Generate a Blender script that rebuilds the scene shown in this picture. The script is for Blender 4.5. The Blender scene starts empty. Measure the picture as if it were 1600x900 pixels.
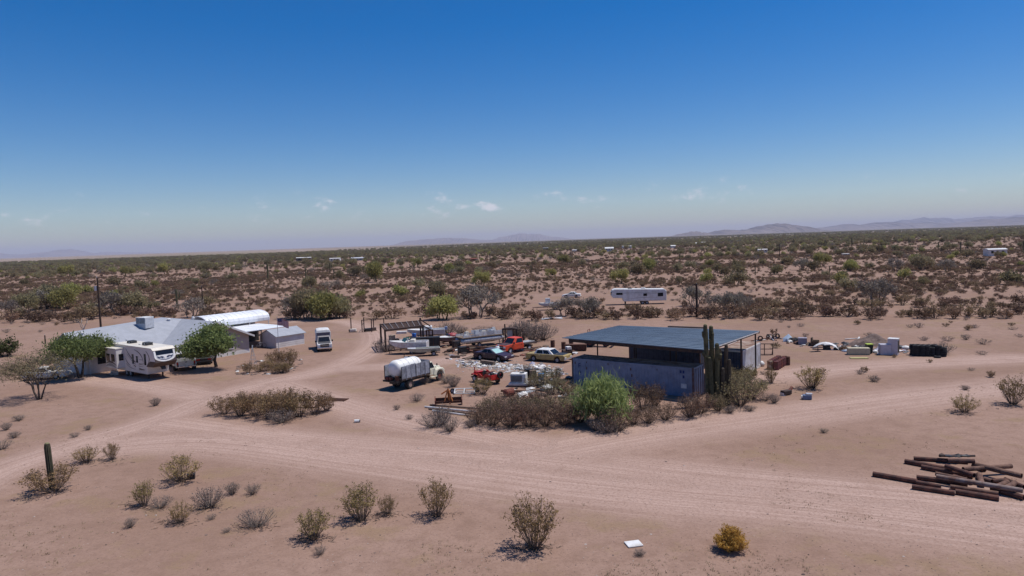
import bpy, bmesh, math, random
import numpy as np
from mathutils import Vector, Matrix
R = math.radians
random.seed(7)
S = bpy.context.scene
COL = S.collection

# ------------------------------------------------------------------ camera
CAM_H, F, YC, ROLL = 14.0, 1080.0, 376.5, math.atan(53.3 / 1600)
PITCH = math.atan((450 - YC) * math.cos(ROLL) / F)
cam = bpy.data.cameras.new('camera')
cam_o = bpy.data.objects.new('camera', cam); COL.objects.link(cam_o)
cam.sensor_fit = 'HORIZONTAL'; cam.angle = 2 * math.atan(800 / F)
cam.clip_start = 0.5; cam.clip_end = 200000
_X = Vector((1, 0, 0)); _U = Vector((0, math.sin(PITCH), math.cos(PITCH))); _F = Vector((0, math.cos(PITCH), -math.sin(PITCH)))
_c, _s = math.cos(ROLL), math.sin(ROLL)
_r = _X * _c - _U * _s; _u = _X * _s + _U * _c
m3 = Matrix((_r, _u, -_F)).transposed()
cam_o.matrix_world = Matrix.Translation((0, 0, CAM_H)) @ m3.to_4x4()
S.camera = cam_o

# ------------------------------------------------------------------ light
SUN_AZ, SUN_EL = R(13), R(66)            # azimuth counted from +X towards +Y
w = bpy.data.worlds.new('World'); S.world = w; w.use_nodes = True
nt = w.node_tree; N = nt.nodes; L = nt.links
for n in list(N): N.remove(n)
out = N.new('ShaderNodeOutputWorld'); bg = N.new('ShaderNodeBackground'); bg.inputs[1].default_value = 0.082
sky = N.new('ShaderNodeTexSky'); sky.sky_type = 'NISHITA'; sky.sun_disc = False
sky.sun_elevation = SUN_EL; sky.sun_rotation = math.pi / 2 - SUN_AZ
sky.altitude = 400; sky.air_density = 1.0; sky.dust_density = 0.5; sky.ozone_density = 3.0
# thin fair-weather clouds low over the horizon, by direction
tc = N.new('ShaderNodeTexCoord')
mp = N.new('ShaderNodeMapping'); mp.inputs['Scale'].default_value = (24, 24, 50); mp.inputs['Location'].default_value = (7.4, 1.7, 0); L.new(tc.outputs['Generated'], mp.inputs[0])
nz = N.new('ShaderNodeTexNoise'); nz.inputs['Scale'].default_value = 1.0; nz.inputs['Detail'].default_value = 6; nz.inputs['Roughness'].default_value = .6
L.new(mp.outputs[0], nz.inputs['Vector'])
mr = N.new('ShaderNodeMapRange'); mr.interpolation_type = 'SMOOTHSTEP'
mr.inputs[1].default_value = .58; mr.inputs[2].default_value = .76; L.new(nz.outputs[0], mr.inputs[0])
sep = N.new('ShaderNodeSeparateXYZ'); L.new(tc.outputs['Generated'], sep.inputs[0])
b1 = N.new('ShaderNodeMapRange'); b1.interpolation_type = 'SMOOTHSTEP'; b1.inputs[1].default_value = .030; b1.inputs[2].default_value = .046
b2 = N.new('ShaderNodeMapRange'); b2.interpolation_type = 'SMOOTHSTEP'; b2.inputs[1].default_value = .085; b2.inputs[2].default_value = .058
L.new(sep.outputs[2], b1.inputs[0]); L.new(sep.outputs[2], b2.inputs[0])
mu = N.new('ShaderNodeMath'); mu.operation = 'MULTIPLY'; L.new(b1.outputs[0], mu.inputs[0]); L.new(b2.outputs[0], mu.inputs[1])
mu2 = N.new('ShaderNodeMath'); mu2.operation = 'MULTIPLY'; L.new(mu.outputs[0], mu2.inputs[0]); L.new(mr.outputs[0], mu2.inputs[1])
mu3 = N.new('ShaderNodeMath'); mu3.operation = 'MULTIPLY'; mu3.inputs[1].default_value = .75; L.new(mu2.outputs[0], mu3.inputs[0])
mx = N.new('ShaderNodeMix'); mx.data_type = 'RGBA'; mx.inputs[7].default_value = (9, 8.8, 8.8, 1)
hs = N.new('ShaderNodeHueSaturation'); hs.inputs['Saturation'].default_value = 1.55; hs.inputs['Hue'].default_value = .505; L.new(sky.outputs[0], hs.inputs['Color'])
L.new(mu3.outputs[0], mx.inputs[0]); L.new(hs.outputs[0], mx.inputs[6])
tn = N.new('ShaderNodeMix'); tn.data_type = 'RGBA'; tn.blend_type = 'MULTIPLY'; tn.inputs[0].default_value = 1; tn.inputs[7].default_value = (.95, .95, 1.03, 1)   # camera white balance of the clear sky
L.new(mx.outputs[2], tn.inputs[6]); L.new(tn.outputs[2], bg.inputs[0]); L.new(bg.outputs[0], out.inputs[0])

sun = bpy.data.lights.new('sun', 'SUN'); sun.energy = 3.7; sun.angle = R(.53); sun.color = (1, .96, .9)
sun_o = bpy.data.objects.new('sun', sun); COL.objects.link(sun_o)
_sd = Vector((math.cos(SUN_EL) * math.cos(SUN_AZ), math.cos(SUN_EL) * math.sin(SUN_AZ), math.sin(SUN_EL)))
sun_o.rotation_euler = _sd.to_track_quat('Z', 'Y').to_euler(); sun_o.location = (0, 0, 60)
S.view_settings.view_transform = 'Standard'; S.view_settings.look = 'None'
S.view_settings.exposure = 0.25; S.view_settings.gamma = 1; S.view_settings.use_curve_mapping = False
S.render.engine = 'CYCLES'
S.cycles.use_denoising = True
S.cycles.max_bounces = 6; S.cycles.diffuse_bounces = 3; S.cycles.glossy_bounces = 2; S.cycles.transparent_max_bounces = 4
S.cycles.volume_bounces = 0; S.cycles.transmission_bounces = 2

# ------------------------------------------------------------------ pixel of the photograph -> place on the ground (height z)
def ray(px, py):
    a, b = (px - 800) / F, (450 - py) / F
    return _r * a + _u * b + _F
def G(px, py, z=0.0):
    d = ray(px, py); t = (z - CAM_H) / d.z
    return Vector((d.x * t, d.y * t, z))
def scale_at(p):      # pixels of the 1600-wide photograph per metre
    return F / max(1.0, p.y)
E1 = Vector((math.cos(R(-36)), math.sin(R(-36)), 0)); E2 = Vector((math.cos(R(54)), math.sin(R(54)), 0))

# ------------------------------------------------------------------ materials
MATS = {}
def mat(name, col, rough=.7, metal=0.0, col2=None, scale=3.0, var=.18, bump=0.0, detail=5, spec=.4, lo=.4, hi=.62, rnd=0.0, trans=0.0):
    """principled with a two-tone noise (dust, fading, rust) and optional fine relief"""
    if name in MATS: return MATS[name]
    m = bpy.data.materials.new(name); m.use_nodes = True
    nt = m.node_tree; N = nt.nodes; L = nt.links
    bs = N['Principled BSDF']; bs.inputs['Roughness'].default_value = rough; bs.inputs['Metallic'].default_value = metal
    bs.inputs['Specular IOR Level'].default_value = spec
    tc = N.new('ShaderNodeTexCoord')
    nz = N.new('ShaderNodeTexNoise'); nz.inputs['Scale'].default_value = scale; nz.inputs['Detail'].default_value = detail
    nz.inputs['Roughness'].default_value = .62
    L.new(tc.outputs['Object'], nz.inputs['Vector'])
    mr = N.new('ShaderNodeMapRange'); mr.inputs[1].default_value = lo; mr.inputs[2].default_value = hi; L.new(nz.outputs[0], mr.inputs[0])
    mx = N.new('ShaderNodeMix'); mx.data_type = 'RGBA'
    c2 = col2 if col2 else tuple(c * (1 - var) for c in col)
    mx.inputs[6].default_value = (*col, 1); mx.inputs[7].default_value = (*c2, 1)
    L.new(mr.outputs[0], mx.inputs[0])
    last = mx.outputs[2]
    if rnd:
        oi = N.new('ShaderNodeObjectInfo')
        hs = N.new('ShaderNodeHueSaturation')
        r1 = N.new('ShaderNodeMapRange'); r1.inputs[3].default_value = 1 - rnd; r1.inputs[4].default_value = 1 + rnd
        L.new(oi.outputs['Random'], r1.inputs[0]); L.new(r1.outputs[0], hs.inputs['Value'])
        r2 = N.new('ShaderNodeMapRange'); r2.inputs[3].default_value = .5 - rnd * .06; r2.inputs[4].default_value = .5 + rnd * .06
        mm = N.new('ShaderNodeMath'); mm.operation = 'MULTIPLY'; mm.inputs[1].default_value = 7.31
        fr = N.new('ShaderNodeMath'); fr.operation = 'FRACT'
        L.new(oi.outputs['Random'], mm.inputs[0]); L.new(mm.outputs[0], fr.inputs[0]); L.new(fr.outputs[0], r2.inputs[0]); L.new(r2.outputs[0], hs.inputs['Hue'])
        L.new(last, hs.inputs['Color']); last = hs.outputs[0]
    L.new(last, bs.inputs['Base Color'])
    if bump:
        bp = N.new('ShaderNodeBump'); bp.inputs['Strength'].default_value = bump; bp.inputs['Distance'].default_value = .05
        L.new(nz.outputs[0], bp.inputs['Height']); L.new(bp.outputs[0], bs.inputs['Normal'])
    if trans:
        tr = N.new('ShaderNodeBsdfTranslucent'); L.new(last, tr.inputs[0])
        ms = N.new('ShaderNodeMixShader'); ms.inputs[0].default_value = trans
        L.new(bs.outputs[0], ms.inputs[1]); L.new(tr.outputs[0], ms.inputs[2]); L.new(ms.outputs[0], N['Material Output'].inputs[0])
    MATS[name] = m
    return m
WHITE = mat('white_paint', (.74, .73, .71), .45, col2=(.60, .57, .53), scale=1.5)
WHITE2 = mat('white_weathered', (.70, .69, .68), .6, col2=(.52, .48, .44), scale=2.5)
CREAM = mat('cream_gelcoat', (.74, .68, .58), .4, col2=(.62, .55, .45), scale=1.2)
IVORY = mat('ivory_truck_paint', (.72, .69, .55), .4, col2=(.58, .53, .40), scale=2)
GREY = mat('grey_paint', (.34, .35, .37), .6, col2=(.25, .25, .26))
LGREY = mat('light_grey', (.52, .53, .56), .6, col2=(.42, .42, .44))
SILVER = mat('bare_aluminium', (.50, .50, .52), .5, .35, col2=(.36, .35, .36), scale=4)
CHROME = mat('chrome', (.7, .7, .72), .2, .9)
BLACK = mat('black_paint', (.02, .02, .022), .5, col2=(.035, .032, .03))
RUBBER = mat('tyre_rubber', (.018, .018, .02), .85, col2=(.05, .043, .038), scale=5, lo=.5, hi=.75)
GLASS = mat('dark_glass', (.012, .015, .02), .12, spec=.35, var=.1)
BLUEGLASS = mat('tinted_glass', (.02, .04, .09), .1, spec=.8, var=.1)
RUST = mat('rust', (.13, .055, .032), .9, col2=(.065, .03, .022), scale=6, bump=.3)
RUSTRED = mat('rust_red', (.21, .055, .035), .8, col2=(.09, .035, .025), scale=5)
DARKSTEEL = mat('dark_steel', (.035, .025, .023), .8, col2=(.075, .04, .028), scale=4)
WOOD = mat('old_wood', (.20, .14, .10), .9, col2=(.11, .075, .055), scale=6)
POLEWOOD = mat('creosoted_pole', (.055, .032, .024), .9, col2=(.03, .02, .016), scale=5)
RED = mat('red_paint', (.55, .02, .018), .4, col2=(.38, .025, .02), scale=3)
ORANGE = mat('orange_red_paint', (.68, .082, .028), .42, col2=(.52, .06, .03), scale=2)
PURPLE = mat('dark_plum_paint', (.030, .010, .020), .35, col2=(.05, .024, .032), scale=2)
MUSTARD = mat('faded_mustard_paint', (.40, .29, .10), .55, col2=(.30, .22, .10), scale=2.5)
BLUE = mat('blue_plastic', (.02, .17, .62), .4, var=.15)
DUST = mat('dust', (.36, .26, .21), .95)
REDLENS = mat('red_lens', (.35, .01, .01), .25)
LAMP = mat('lamp_glass', (.75, .76, .78), .15)
BROWN = mat('brown_cap', (.055, .034, .028), .45, col2=(.075, .05, .042))

# ------------------------------------------------------------------ mesh builder
class MB:
    def __init__(s): s.v = []; s.f = []; s.m = []
    def add(s, vs, fs, mi=0):
        o = len(s.v); s.v += [tuple(v) for v in vs]
        for f in fs: s.f.append(tuple(i + o for i in f)); s.m.append(mi)
        return s
    def box(s, x0, x1, y0, y1, z0, z1, mi=0, M=None):
        vs = [Vector((x, y, z)) for z in (z0, z1) for y in (y0, y1) for x in (x0, x1)]
        if M: vs = [M @ v for v in vs]
        return s.add(vs, [(0, 2, 3, 1), (4, 5, 7, 6), (0, 1, 5, 4), (2, 6, 7, 3), (0, 4, 6, 2), (1, 3, 7, 5)], mi)
    def prism(s, poly, y0, y1, mi=0, axis='y', inset=0):
        """polygon in (x,z), extruded along y"""
        n = len(poly)
        if axis == 'y': A = [(p[0], y0, p[1]) for p in poly]; B = [(p[0], y1, p[1]) for p in poly]
        elif axis == 'x': A = [(y0, p[0], p[1]) for p in poly]; B = [(y1, p[0], p[1]) for p in poly]
        else: A = [(p[0], p[1], y0) for p in poly]; B = [(p[0], p[1], y1) for p in poly]
        fs = [tuple(range(n)), tuple(range(2 * n - 1, n - 1, -1))]
        for i in range(n): j = (i + 1) % n; fs.append((i, i + n, j + n, j))
        return s.add(A + B, fs, mi)
    def cyl(s, p0, p1, r0, r1=None, n=8, mi=0, cap=True):
        return s.tube([p0, p1], [r0, r0 if r1 is None else r1], n, mi, cap)
    def tube(s, pts, rad, n=6, mi=0, cap=True):
        pts = [Vector(p) for p in pts]; k = len(pts)
        if not hasattr(rad, '__len__'): rad = [rad] * k
        vs = []
        ref = None
        for i, p in enumerate(pts):
            d = (pts[min(i + 1, k - 1)] - pts[max(i - 1, 0)])
            if d.length < 1e-9: d = Vector((0, 0, 1))
            d.normalize()
            if ref is None: ref = Vector((0, 0, 1)) if abs(d.z) < .9 else Vector((1, 0, 0))
            a = d.cross(ref)
            if a.length < 1e-6: a = d.cross(Vector((0, 1, 0)))
            a.normalize(); b = d.cross(a)
            for j in range(n):
                t = 2 * math.pi * j / n; vs.append(p + (a * math.cos(t) + b * math.sin(t)) * rad[i])
        fs = []
        for i in range(k - 1):
            for j in range(n):
                q = (j + 1) % n; fs.append((i * n + j, i * n + q, (i + 1) * n + q, (i + 1) * n + j))
        if cap: fs.append(tuple(range(n - 1, -1, -1))); fs.append(tuple((k - 1) * n + j for j in range(n)))
        return s.add(vs, fs, mi)
    def lathe(s, prof, c=(0, 0, 0), axis='z', n=16, mi=0, closed=False):
        """prof: list of (along, radius)"""
        c = Vector(c); vs = []
        for a, r in prof:
            for j in range(n):
                t = 2 * math.pi * j / n; u, v = r * math.cos(t), r * math.sin(t)
                vs.append(c + (Vector((u, v, a)) if axis == 'z' else Vector((u, a, v)) if axis == 'y' else Vector((a, u, v))))
        k = len(prof); fs = []
        for i in range(k if closed else k - 1):
            i2 = (i + 1) % k
            for j in range(n):
                q = (j + 1) % n; fs.append((i * n + j, i * n + q, i2 * n + q, i2 * n + j))
        if not closed:
            fs.append(tuple(range(n - 1, -1, -1))); fs.append(tuple((k - 1) * n + j for j in range(n)))
        return s.add(vs, fs, mi)
    def loft(s, rings, mi=0, cap=True, closed=True):
        n = len(rings[0]); vs = [p for r in rings for p in r]; fs = []
        for i in range(len(rings) - 1):
            for j in range(n if closed else n - 1):
                q = (j + 1) % n; fs.append((i * n + j, i * n + q, (i + 1) * n + q, (i + 1) * n + j))
        if cap: fs.append(tuple(range(n - 1, -1, -1))); fs.append(tuple((len(rings) - 1) * n + j for j in range(n)))
        return s.add(vs, fs, mi)
    def mesh(s, name, mats, smooth=False):
        me = bpy.data.meshes.new(name); me.from_pydata(s.v, [], s.f)
        mats = mats if isinstance(mats, (list, tuple)) else [mats]
        for m in mats: me.materials.append(m)
        if len(mats) > 1: me.polygons.foreach_set('material_index', s.m)
        if smooth: me.polygons.foreach_set('use_smooth', [True] * len(me.polygons))
        me.update()
        return me
    def build(s, name, mats, parent=None, bevel=0, smooth=False, fix=True, loc=None, rz=0):
        me = s.mesh(name, mats, smooth)
        if fix and len(s.f) < 4000:
            bm = bmesh.new(); bm.from_mesh(me); bmesh.ops.recalc_face_normals(bm, faces=bm.faces); bm.to_mesh(me); bm.free()
        o = bpy.data.objects.new(name, me); COL.objects.link(o); o.parent = parent
        if loc is not None: o.location = loc
        o.rotation_euler.z = rz
        if bevel:
            b = o.modifiers.new('bevel', 'BEVEL'); b.width = bevel; b.segments = 2; b.limit_method = 'ANGLE'; b.angle_limit = R(35)
        return o
def tag(o, label=None, cat=None, group=None, kind=None):
    if label: o['label'] = label
    if cat: o['category'] = cat
    if group: o['group'] = group
    if kind: o['kind'] = kind
    return o
def thing(name, label, cat, loc=(0, 0, 0), rz=0, group=None):
    o = bpy.data.objects.new(name, None); COL.objects.link(o); o.empty_display_size = .3
    o.location = loc; o.rotation_euler.z = rz
    return tag(o, label, cat, group)
def dup(o, parent=None):
    c = o.copy(); COL.objects.link(c); c.parent = parent
    for ch in list(o.children): dup(ch, c)
    return c
def pane(parent, name, quad, m, th=.03, out=.012):
    q = [Vector(p) for p in quad]; n = (q[1] - q[0]).cross(q[2] - q[0]).normalized()
    a = [p + n * out for p in q]; b = [p - n * th for p in q]
    return MB().add(a + b, [(0, 1, 2, 3), (7, 6, 5, 4), (0, 4, 5, 1), (1, 5, 6, 2), (2, 6, 7, 3), (3, 7, 4, 0)]).build(name, m, parent)
def rect_on(c, u0, u1, v0, v1):
    """sub-rectangle of a quad c = (bl, br, tr, tl)"""
    c = [Vector(p) for p in c]
    P = lambda u, v: (c[0] * (1 - u) + c[1] * u) * (1 - v) + (c[3] * (1 - u) + c[2] * u) * v
    return [P(u0, v0), P(u1, v0), P(u1, v1), P(u0, v1)]
WCACHE = {}
def wheel(parent, x, y, r, wd, rim=None, z=None):
    k = (r, wd)
    if k not in WCACHE:
        h = wd / 2
        WCACHE[k] = MB().lathe([(-h, r * .58), (-h, r * .9), (-h * .7, r), (h * .7, r), (h, r * .9), (h, r * .58)], axis='y', n=18, closed=True).mesh('wheel', RUBBER)
        WCACHE[(k, 'rim')] = MB().lathe([(-h * .8, r * .6), (-h * .55, r * .25), (-h * .8, r * .12), (h * .8, r * .12), (h * .55, r * .25), (h * .8, r * .6)], axis='y', n=14)
    o = bpy.data.objects.new('wheel', WCACHE[k]); COL.objects.link(o); o.parent = parent; o.location = (x, y, r if z is None else z)
    rm = rim or GREY
    kk = (k, rm.name)
    if kk not in WCACHE: WCACHE[kk] = WCACHE[(k, 'rim')].mesh('rim', rm)
    q = bpy.data.objects.new('rim', WCACHE[kk]); COL.objects.link(q); q.parent = o
    return o
def arch_profile(x0, x1, zb, top, arches):
    """closed (x,z) side outline: bottom edge x0..x1 at zb with round wheel arches, then the top points from front to rear"""
    p = [(x0, zb)]
    for xc, r in arches:
        a0 = math.asin(min(1, max(-1, (zb - .34) / r))) if r else 0
        for k in range(9):
            t = math.pi - a0 + (a0 * 2 - math.pi) * k / 8
            p.append((xc + r * math.cos(t), .34 + r * math.sin(t)))
    p.append((x1, zb))
    return p + top
def greenhouse(t, b0, b1, t0, t1, wb, wt, z0, z1, m, glass=GLASS, sides=((.08, .48), (.54, .92)), name='cab', front=True, rear=True, bevel=.05, vlo=.12, vhi=.88, fglass=None):
    B = [(b0, -wb, z0), (b1, -wb, z0), (b1, wb, z0), (b0, wb, z0)]; T = [(t0, -wt, z1), (t1, -wt, z1), (t1, wt, z1), (t0, wt, z1)]
    cb = MB().loft([B, T]).build(name, m, t, bevel=bevel)
    rq = [B[0], B[1], T[1], T[0]]; lq = [B[2], B[3], T[3], T[2]]
    for a, b in sides:
        pane(t, 'side_window', rect_on(rq, a, b, vlo, vhi), glass); pane(t, 'side_window', rect_on(lq, 1 - b, 1 - a, vlo, vhi), glass)
    if front: pane(t, 'windshield', rect_on([B[1], B[2], T[2], T[1]], .07, .93, .06, .9), fglass or glass)
    if rear: pane(t, 'rear_window', rect_on([B[3], B[0], T[0], T[3]], .1, .9, .2, .88), glass)
    return cb

# ================================================================== SETTING
def smooth(a, b, x): t = np.clip((x - a) / (b - a), 0, 1); return t * t * (3 - 2 * t)
def axis_pts(lo, hi, step, far, back):
    mid = list(np.arange(lo, hi + .01, step)); p, d = hi, step
    up = []
    while p < far: d *= 1.28; p += d; up.append(min(p, far))
    dn = []; p, d = lo, step
    while p > back: d *= 1.28; p -= d; dn.append(max(p, back))
    return np.array(dn[::-1] + mid + up)
ROADS = [([(-60, 765), (0, 735), (120, 695), (250, 655), (330, 622), (420, 598), (520, 575), (580, 545), (588, 522), (560, 508), (520, 501), (440, 503)], 1.9),
         ([(150, 700), (330, 690), (600, 722), (900, 760), (1250, 790), (1650, 838)], 2.6),
         ([(250, 660), (500, 692), (800, 712), (1100, 745), (1650, 795)], 2.2),
         ([(820, 712), (1000, 680), (1180, 655), (1400, 625), (1700, 590)], 2.6),
         ([(330, 622), (240, 603), (140, 592)], 2.0), ([(420, 598), (560, 640), (700, 670), (860, 700)], 2.2),
         ([(540, 575), (640, 570), (720, 560)], 2.0), ([(1200, 590), (1350, 572), (1600, 560)], 2.4)]
gx = axis_pts(-78, 78, .8, 45000, -45000); gy = axis_pts(14, 134, .8, 45000, -45000)
XX, YY = np.meshgrid(gx, gy); nx, ny = len(gx), len(gy)
PX, PY = XX.ravel(), YY.ravel()
best = np.full(PX.shape, 1e9); ru = np.zeros(PX.shape); rs = np.zeros(PX.shape); road = np.zeros(PX.shape)
near = (np.abs(PX) < 110) & (PY > 5) & (PY < 170)
for ri, (pl, hw) in enumerate(ROADS):
    pts = [G(*p) for p in pl]
    # Catmull-Rom so that the bends are round
    fine = []
    for i in range(len(pts) - 1):
        p0, p1, p2, p3 = pts[max(i - 1, 0)], pts[i], pts[i + 1], pts[min(i + 2, len(pts) - 1)]
        for k in range(5):
            t = k / 5; fine.append(.5 * ((2 * p1) + (p2 - p0) * t + (2 * p0 - 5 * p1 + 4 * p2 - p3) * t * t + (3 * p1 - p0 - 3 * p2 + p3) * t ** 3))
    fine.append(pts[-1]); s0 = ri * 500.0
    for a, b in zip(fine[:-1], fine[1:]):
        dx, dy = b.x - a.x, b.y - a.y; ln = math.hypot(dx, dy)
        if ln < 1e-6: continue
        ax, ay = PX[near] - a.x, PY[near] - a.y
        t = np.clip((ax * dx + ay * dy) / ln ** 2, 0, 1); ex, ey = ax - t * dx, ay - t * dy; d = np.hypot(ex, ey)
        rd = 1 - smooth(hw * .3, hw * 1.9, d); road[near] = np.maximum(road[near], rd)
        q = d / hw; sel = q < best[near]
        idx = np.where(near)[0][sel]
        best[idx] = q[sel]; ru[idx] = ((ax * dy - ay * dx) / ln)[sel]; rs[idx] = (s0 + t * ln)[sel]
        s0 += ln
DD = np.hypot(PX, PY)
farv = smooth(350, 1500, DD)
ratio = PX / np.maximum(PY, 1)
plain = smooth(1700, 2300, DD) * (1 - smooth(-.32, .02, ratio)) * (PY > 0)
fs = []
I = np.arange(nx * ny).reshape(ny, nx)
quads = np.stack([I[:-1, :-1], I[:-1, 1:], I[1:, 1:], I[1:, :-1]], -1).reshape(-1, 4)
me = bpy.data.meshes.new('ground')
me.from_pydata(np.stack([PX, PY, np.zeros_like(PX)], -1).tolist(), [], quads.tolist())
for nm, arr in (('road', road), ('road_u', ru), ('road_s', rs), ('far_scrub', farv), ('far_plain', plain)):
    at = me.attributes.new(nm, 'FLOAT', 'POINT'); at.data.foreach_set('value', arr.astype(np.float32))
ground = bpy.data.objects.new('ground', me); COL.objects.link(ground)
tag(ground, 'flat pinkish tan desert soil with pale dirt tracks', kind='structure')
gm = bpy.data.materials.new('desert_soil'); gm.use_nodes = True; me.materials.append(gm)
nt = gm.node_tree; N = nt.nodes; L = nt.links; bs = N['Principled BSDF']; bs.inputs['Roughness'].default_value = .95; bs.inputs['Specular IOR Level'].default_value = .15
geo = N.new('ShaderNodeNewGeometry')
def attr(nm): a = N.new('ShaderNodeAttribute'); a.attribute_name = nm; return a.outputs['Fac']
def noise(scale, detail=4, rough=.6, vec=None):
    n = N.new('ShaderNodeTexNoise'); n.inputs['Scale'].default_value = scale; n.inputs['Detail'].default_value = detail; n.inputs['Roughness'].default_value = rough
    L.new(vec or geo.outputs['Position'], n.inputs['Vector']); return n.outputs[0]
def rng(x, a, b, c=0, d=1):
    m = N.new('ShaderNodeMapRange'); m.interpolation_type = 'SMOOTHSTEP'; m.inputs[1].default_value = a; m.inputs[2].default_value = b; m.inputs[3].default_value = c; m.inputs[4].default_value = d
    L.new(x, m.inputs[0]); return m.outputs[0]
def mth(op, a, b):
    m = N.new('ShaderNodeMath'); m.operation = op
    for i, v in enumerate((a, b)):
        if isinstance(v, (int, float)): m.inputs[i].default_value = v
        else: L.new(v, m.inputs[i])
    return m.outputs[0]
def mix(f, a, b):
    m = N.new('ShaderNodeMix'); m.data_type = 'RGBA'
    for i, v in ((0, f), (6, a), (7, b)):
        if isinstance(v, tuple): m.inputs[i].default_value = (*v, 1)
        elif isinstance(v, (int, float)): m.inputs[i].default_value = v
        else: L.new(v, m.inputs[i])
    return m.outputs[2]
def cvec(x, y, z):
    c = N.new('ShaderNodeCombineXYZ')
    for i, v in enumerate((x, y, z)):
        if isinstance(v, (int, float)): c.inputs[i].default_value = v
        else: L.new(v, c.inputs[i])
    return c.outputs[0]
rd = attr('road')
c = mix(rng(noise(.07, 5), .35, .65), (.326, .210, .160), (.270, .168, .122))
c = mix(mth('MULTIPLY', rng(noise(.9, 6, .7), .40, .68), .65), c, (.222, .136, .098))
c = mix(mth('MULTIPLY', rng(noise(.17, 5, .7), .52, .64), mth('SUBTRACT', .6, mth('MULTIPLY', rd, .6))), c, (.262, .176, .10))   # dry annual grass
tr = noise(1.0, 3, .6, cvec(mth('MULTIPLY', attr('road_u'), 2.6), mth('MULTIPLY', attr('road_s'), .05), 0))
tr2 = noise(1.0, 2, .5, cvec(mth('MULTIPLY', attr('road_u'), 7.0), mth('MULTIPLY', attr('road_s'), .035), 7.7))
rc = mix(rng(tr, .36, .66), (.472, .328, .27), (.39, .263, .211))
rc = mix(mth('MULTIPLY', rng(tr2, .52, .66), .6), rc, (.315, .208, .162))
rc = mix(mth('MULTIPLY', rng(noise(2.5, 5, .7), .5, .75), .35), rc, (.30, .195, .15))
c = mix(mth('MULTIPLY', rd, rng(noise(.5, 4), .2, .55, .55, .95)), c, rc)
c = mix(mth('MULTIPLY', rng(noise(6, 6, .85), .46, .66), .8), c, (.205, .127, .093))      # fine litter
c = mix(mth('MULTIPLY', rng(noise(4.5, 5, .85), .60, .74), .6), c, (.47, .35, .29))        # pale grit
fv = noise(.004, 6, .7, None)
sc = mix(rng(noise(.02, 6, .7), .4, .6), (.20, .135, .095), (.10, .105, .055))
c = mix(mth('MULTIPLY', attr('far_scrub'), .85), c, sc)
pl = mix(rng(noise(.0011, 5, .65), .38, .62), (.33, .235, .19), (.20, .16, .10))
c = mix(attr('far_plain'), c, pl)
L.new(c, bs.inputs['Base Color'])
bp = N.new('ShaderNodeBump'); bp.inputs['Strength'].default_value = .55; bp.inputs['Distance'].default_value = .12
L.new(mth('ADD', mth('ADD', noise(.55, 6, .7), mth('MULTIPLY', noise(5, 4, .7), .25)), mth('MULTIPLY', mth('MULTIPLY', mth('ADD', tr, tr2), rd), .35)), bp.inputs['Height'])
L.new(bp.outputs[0], bs.inputs['Normal'])

# mountains: real ridges far out on the plain
MTN = mat('mountain_rock', (.20, .145, .115), .95, col2=(.12, .085, .07), scale=.0012)
def mountain(px0, px1, dist, peaks, seed, depth=3500, rough=.25):
    """peaks: list of (px, height in photo px above the plain)"""
    rnd = random.Random(seed); n, k = max(14, int((px1 - px0) / 2.2)), 9
    xs = [px0 + (px1 - px0) * i / n for i in range(n + 1)]
    pk = [(px0, 0)] + peaks + [(px1, 0)]
    jag = [rnd.uniform(-1, 1) for _ in range(n + 1)]
    mb = MB(); vs = []
    for j in range(k + 1):
        q = j / k; prof = math.sin(math.pi * q) ** .9
        for i, x in enumerate(xs):
            for (a, ha), (b, hb) in zip(pk[:-1], pk[1:]):
                if a <= x <= b: t = (x - a) / max(b - a, 1e-6); t = t * t * (3 - 2 * t); hgt = ha + (hb - ha) * t; break
            edge = min(1, i / 3, (n - i) / 3)
            hh = max(0, (hgt + jag[i] * rough * hgt * .6 + rnd.uniform(-1, 1) * rough * hgt * .5) * edge) * .8 * dist / F * prof
            y = dist + (q - .35) * depth + rnd.uniform(-.03, .03) * depth
            vs.append((dist * (x - 800) / F + rnd.uniform(-.2, .2) * dist / F, y, hh - 2))
    fs = [(j * (n + 1) + i, j * (n + 1) + i + 1, (j + 1) * (n + 1) + i + 1, (j + 1) * (n + 1) + i) for j in range(k) for i in range(n)]
    o = mb.add(vs, fs).build('mountain_range', MTN, smooth=False)
    tag(o, kind='structure'); return o
mountain(1055, 1118, 14000, [(1075, 5), (1090, 8), (1103, 5)], 1, 1500)
mountain(1122, 1290, 15000, [(1140, 9), (1160, 7), (1185, 8), (1205, 13), (1228, 17), (1250, 13), (1275, 4)], 2, 3000)
mountain(1262, 1520, 21000, [(1300, 6), (1340, 10), (1362, 7), (1395, 12), (1420, 7), (1460, 9), (1500, 5)], 3, 4000, .3)
mountain(1480, 1700, 18000, [(1520, 6), (1548, 9), (1575, 12), (1600, 13), (1650, 10)], 4, 3500)
mountain(1370, 1700, 28000, [(1420, 14), (1468, 18), (1500, 13), (1560, 15), (1640, 17)], 5, 4000)
mountain(612, 800, 26000, [(640, 8), (670, 10), (694, 11), (720, 10), (760, 5)], 6, 4000, .1)
mountain(755, 905, 30000, [(790, 10), (815, 15), (840, 13), (870, 6)], 7, 3500, .1)
mountain(-160, 140, 30000, [(-60, 12), (20, 6), (70, 8), (95, 12), (115, 6)], 8, 4000)
mountain(120, 260, 34000, [(160, 5), (200, 3)], 9, 3000)

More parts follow.
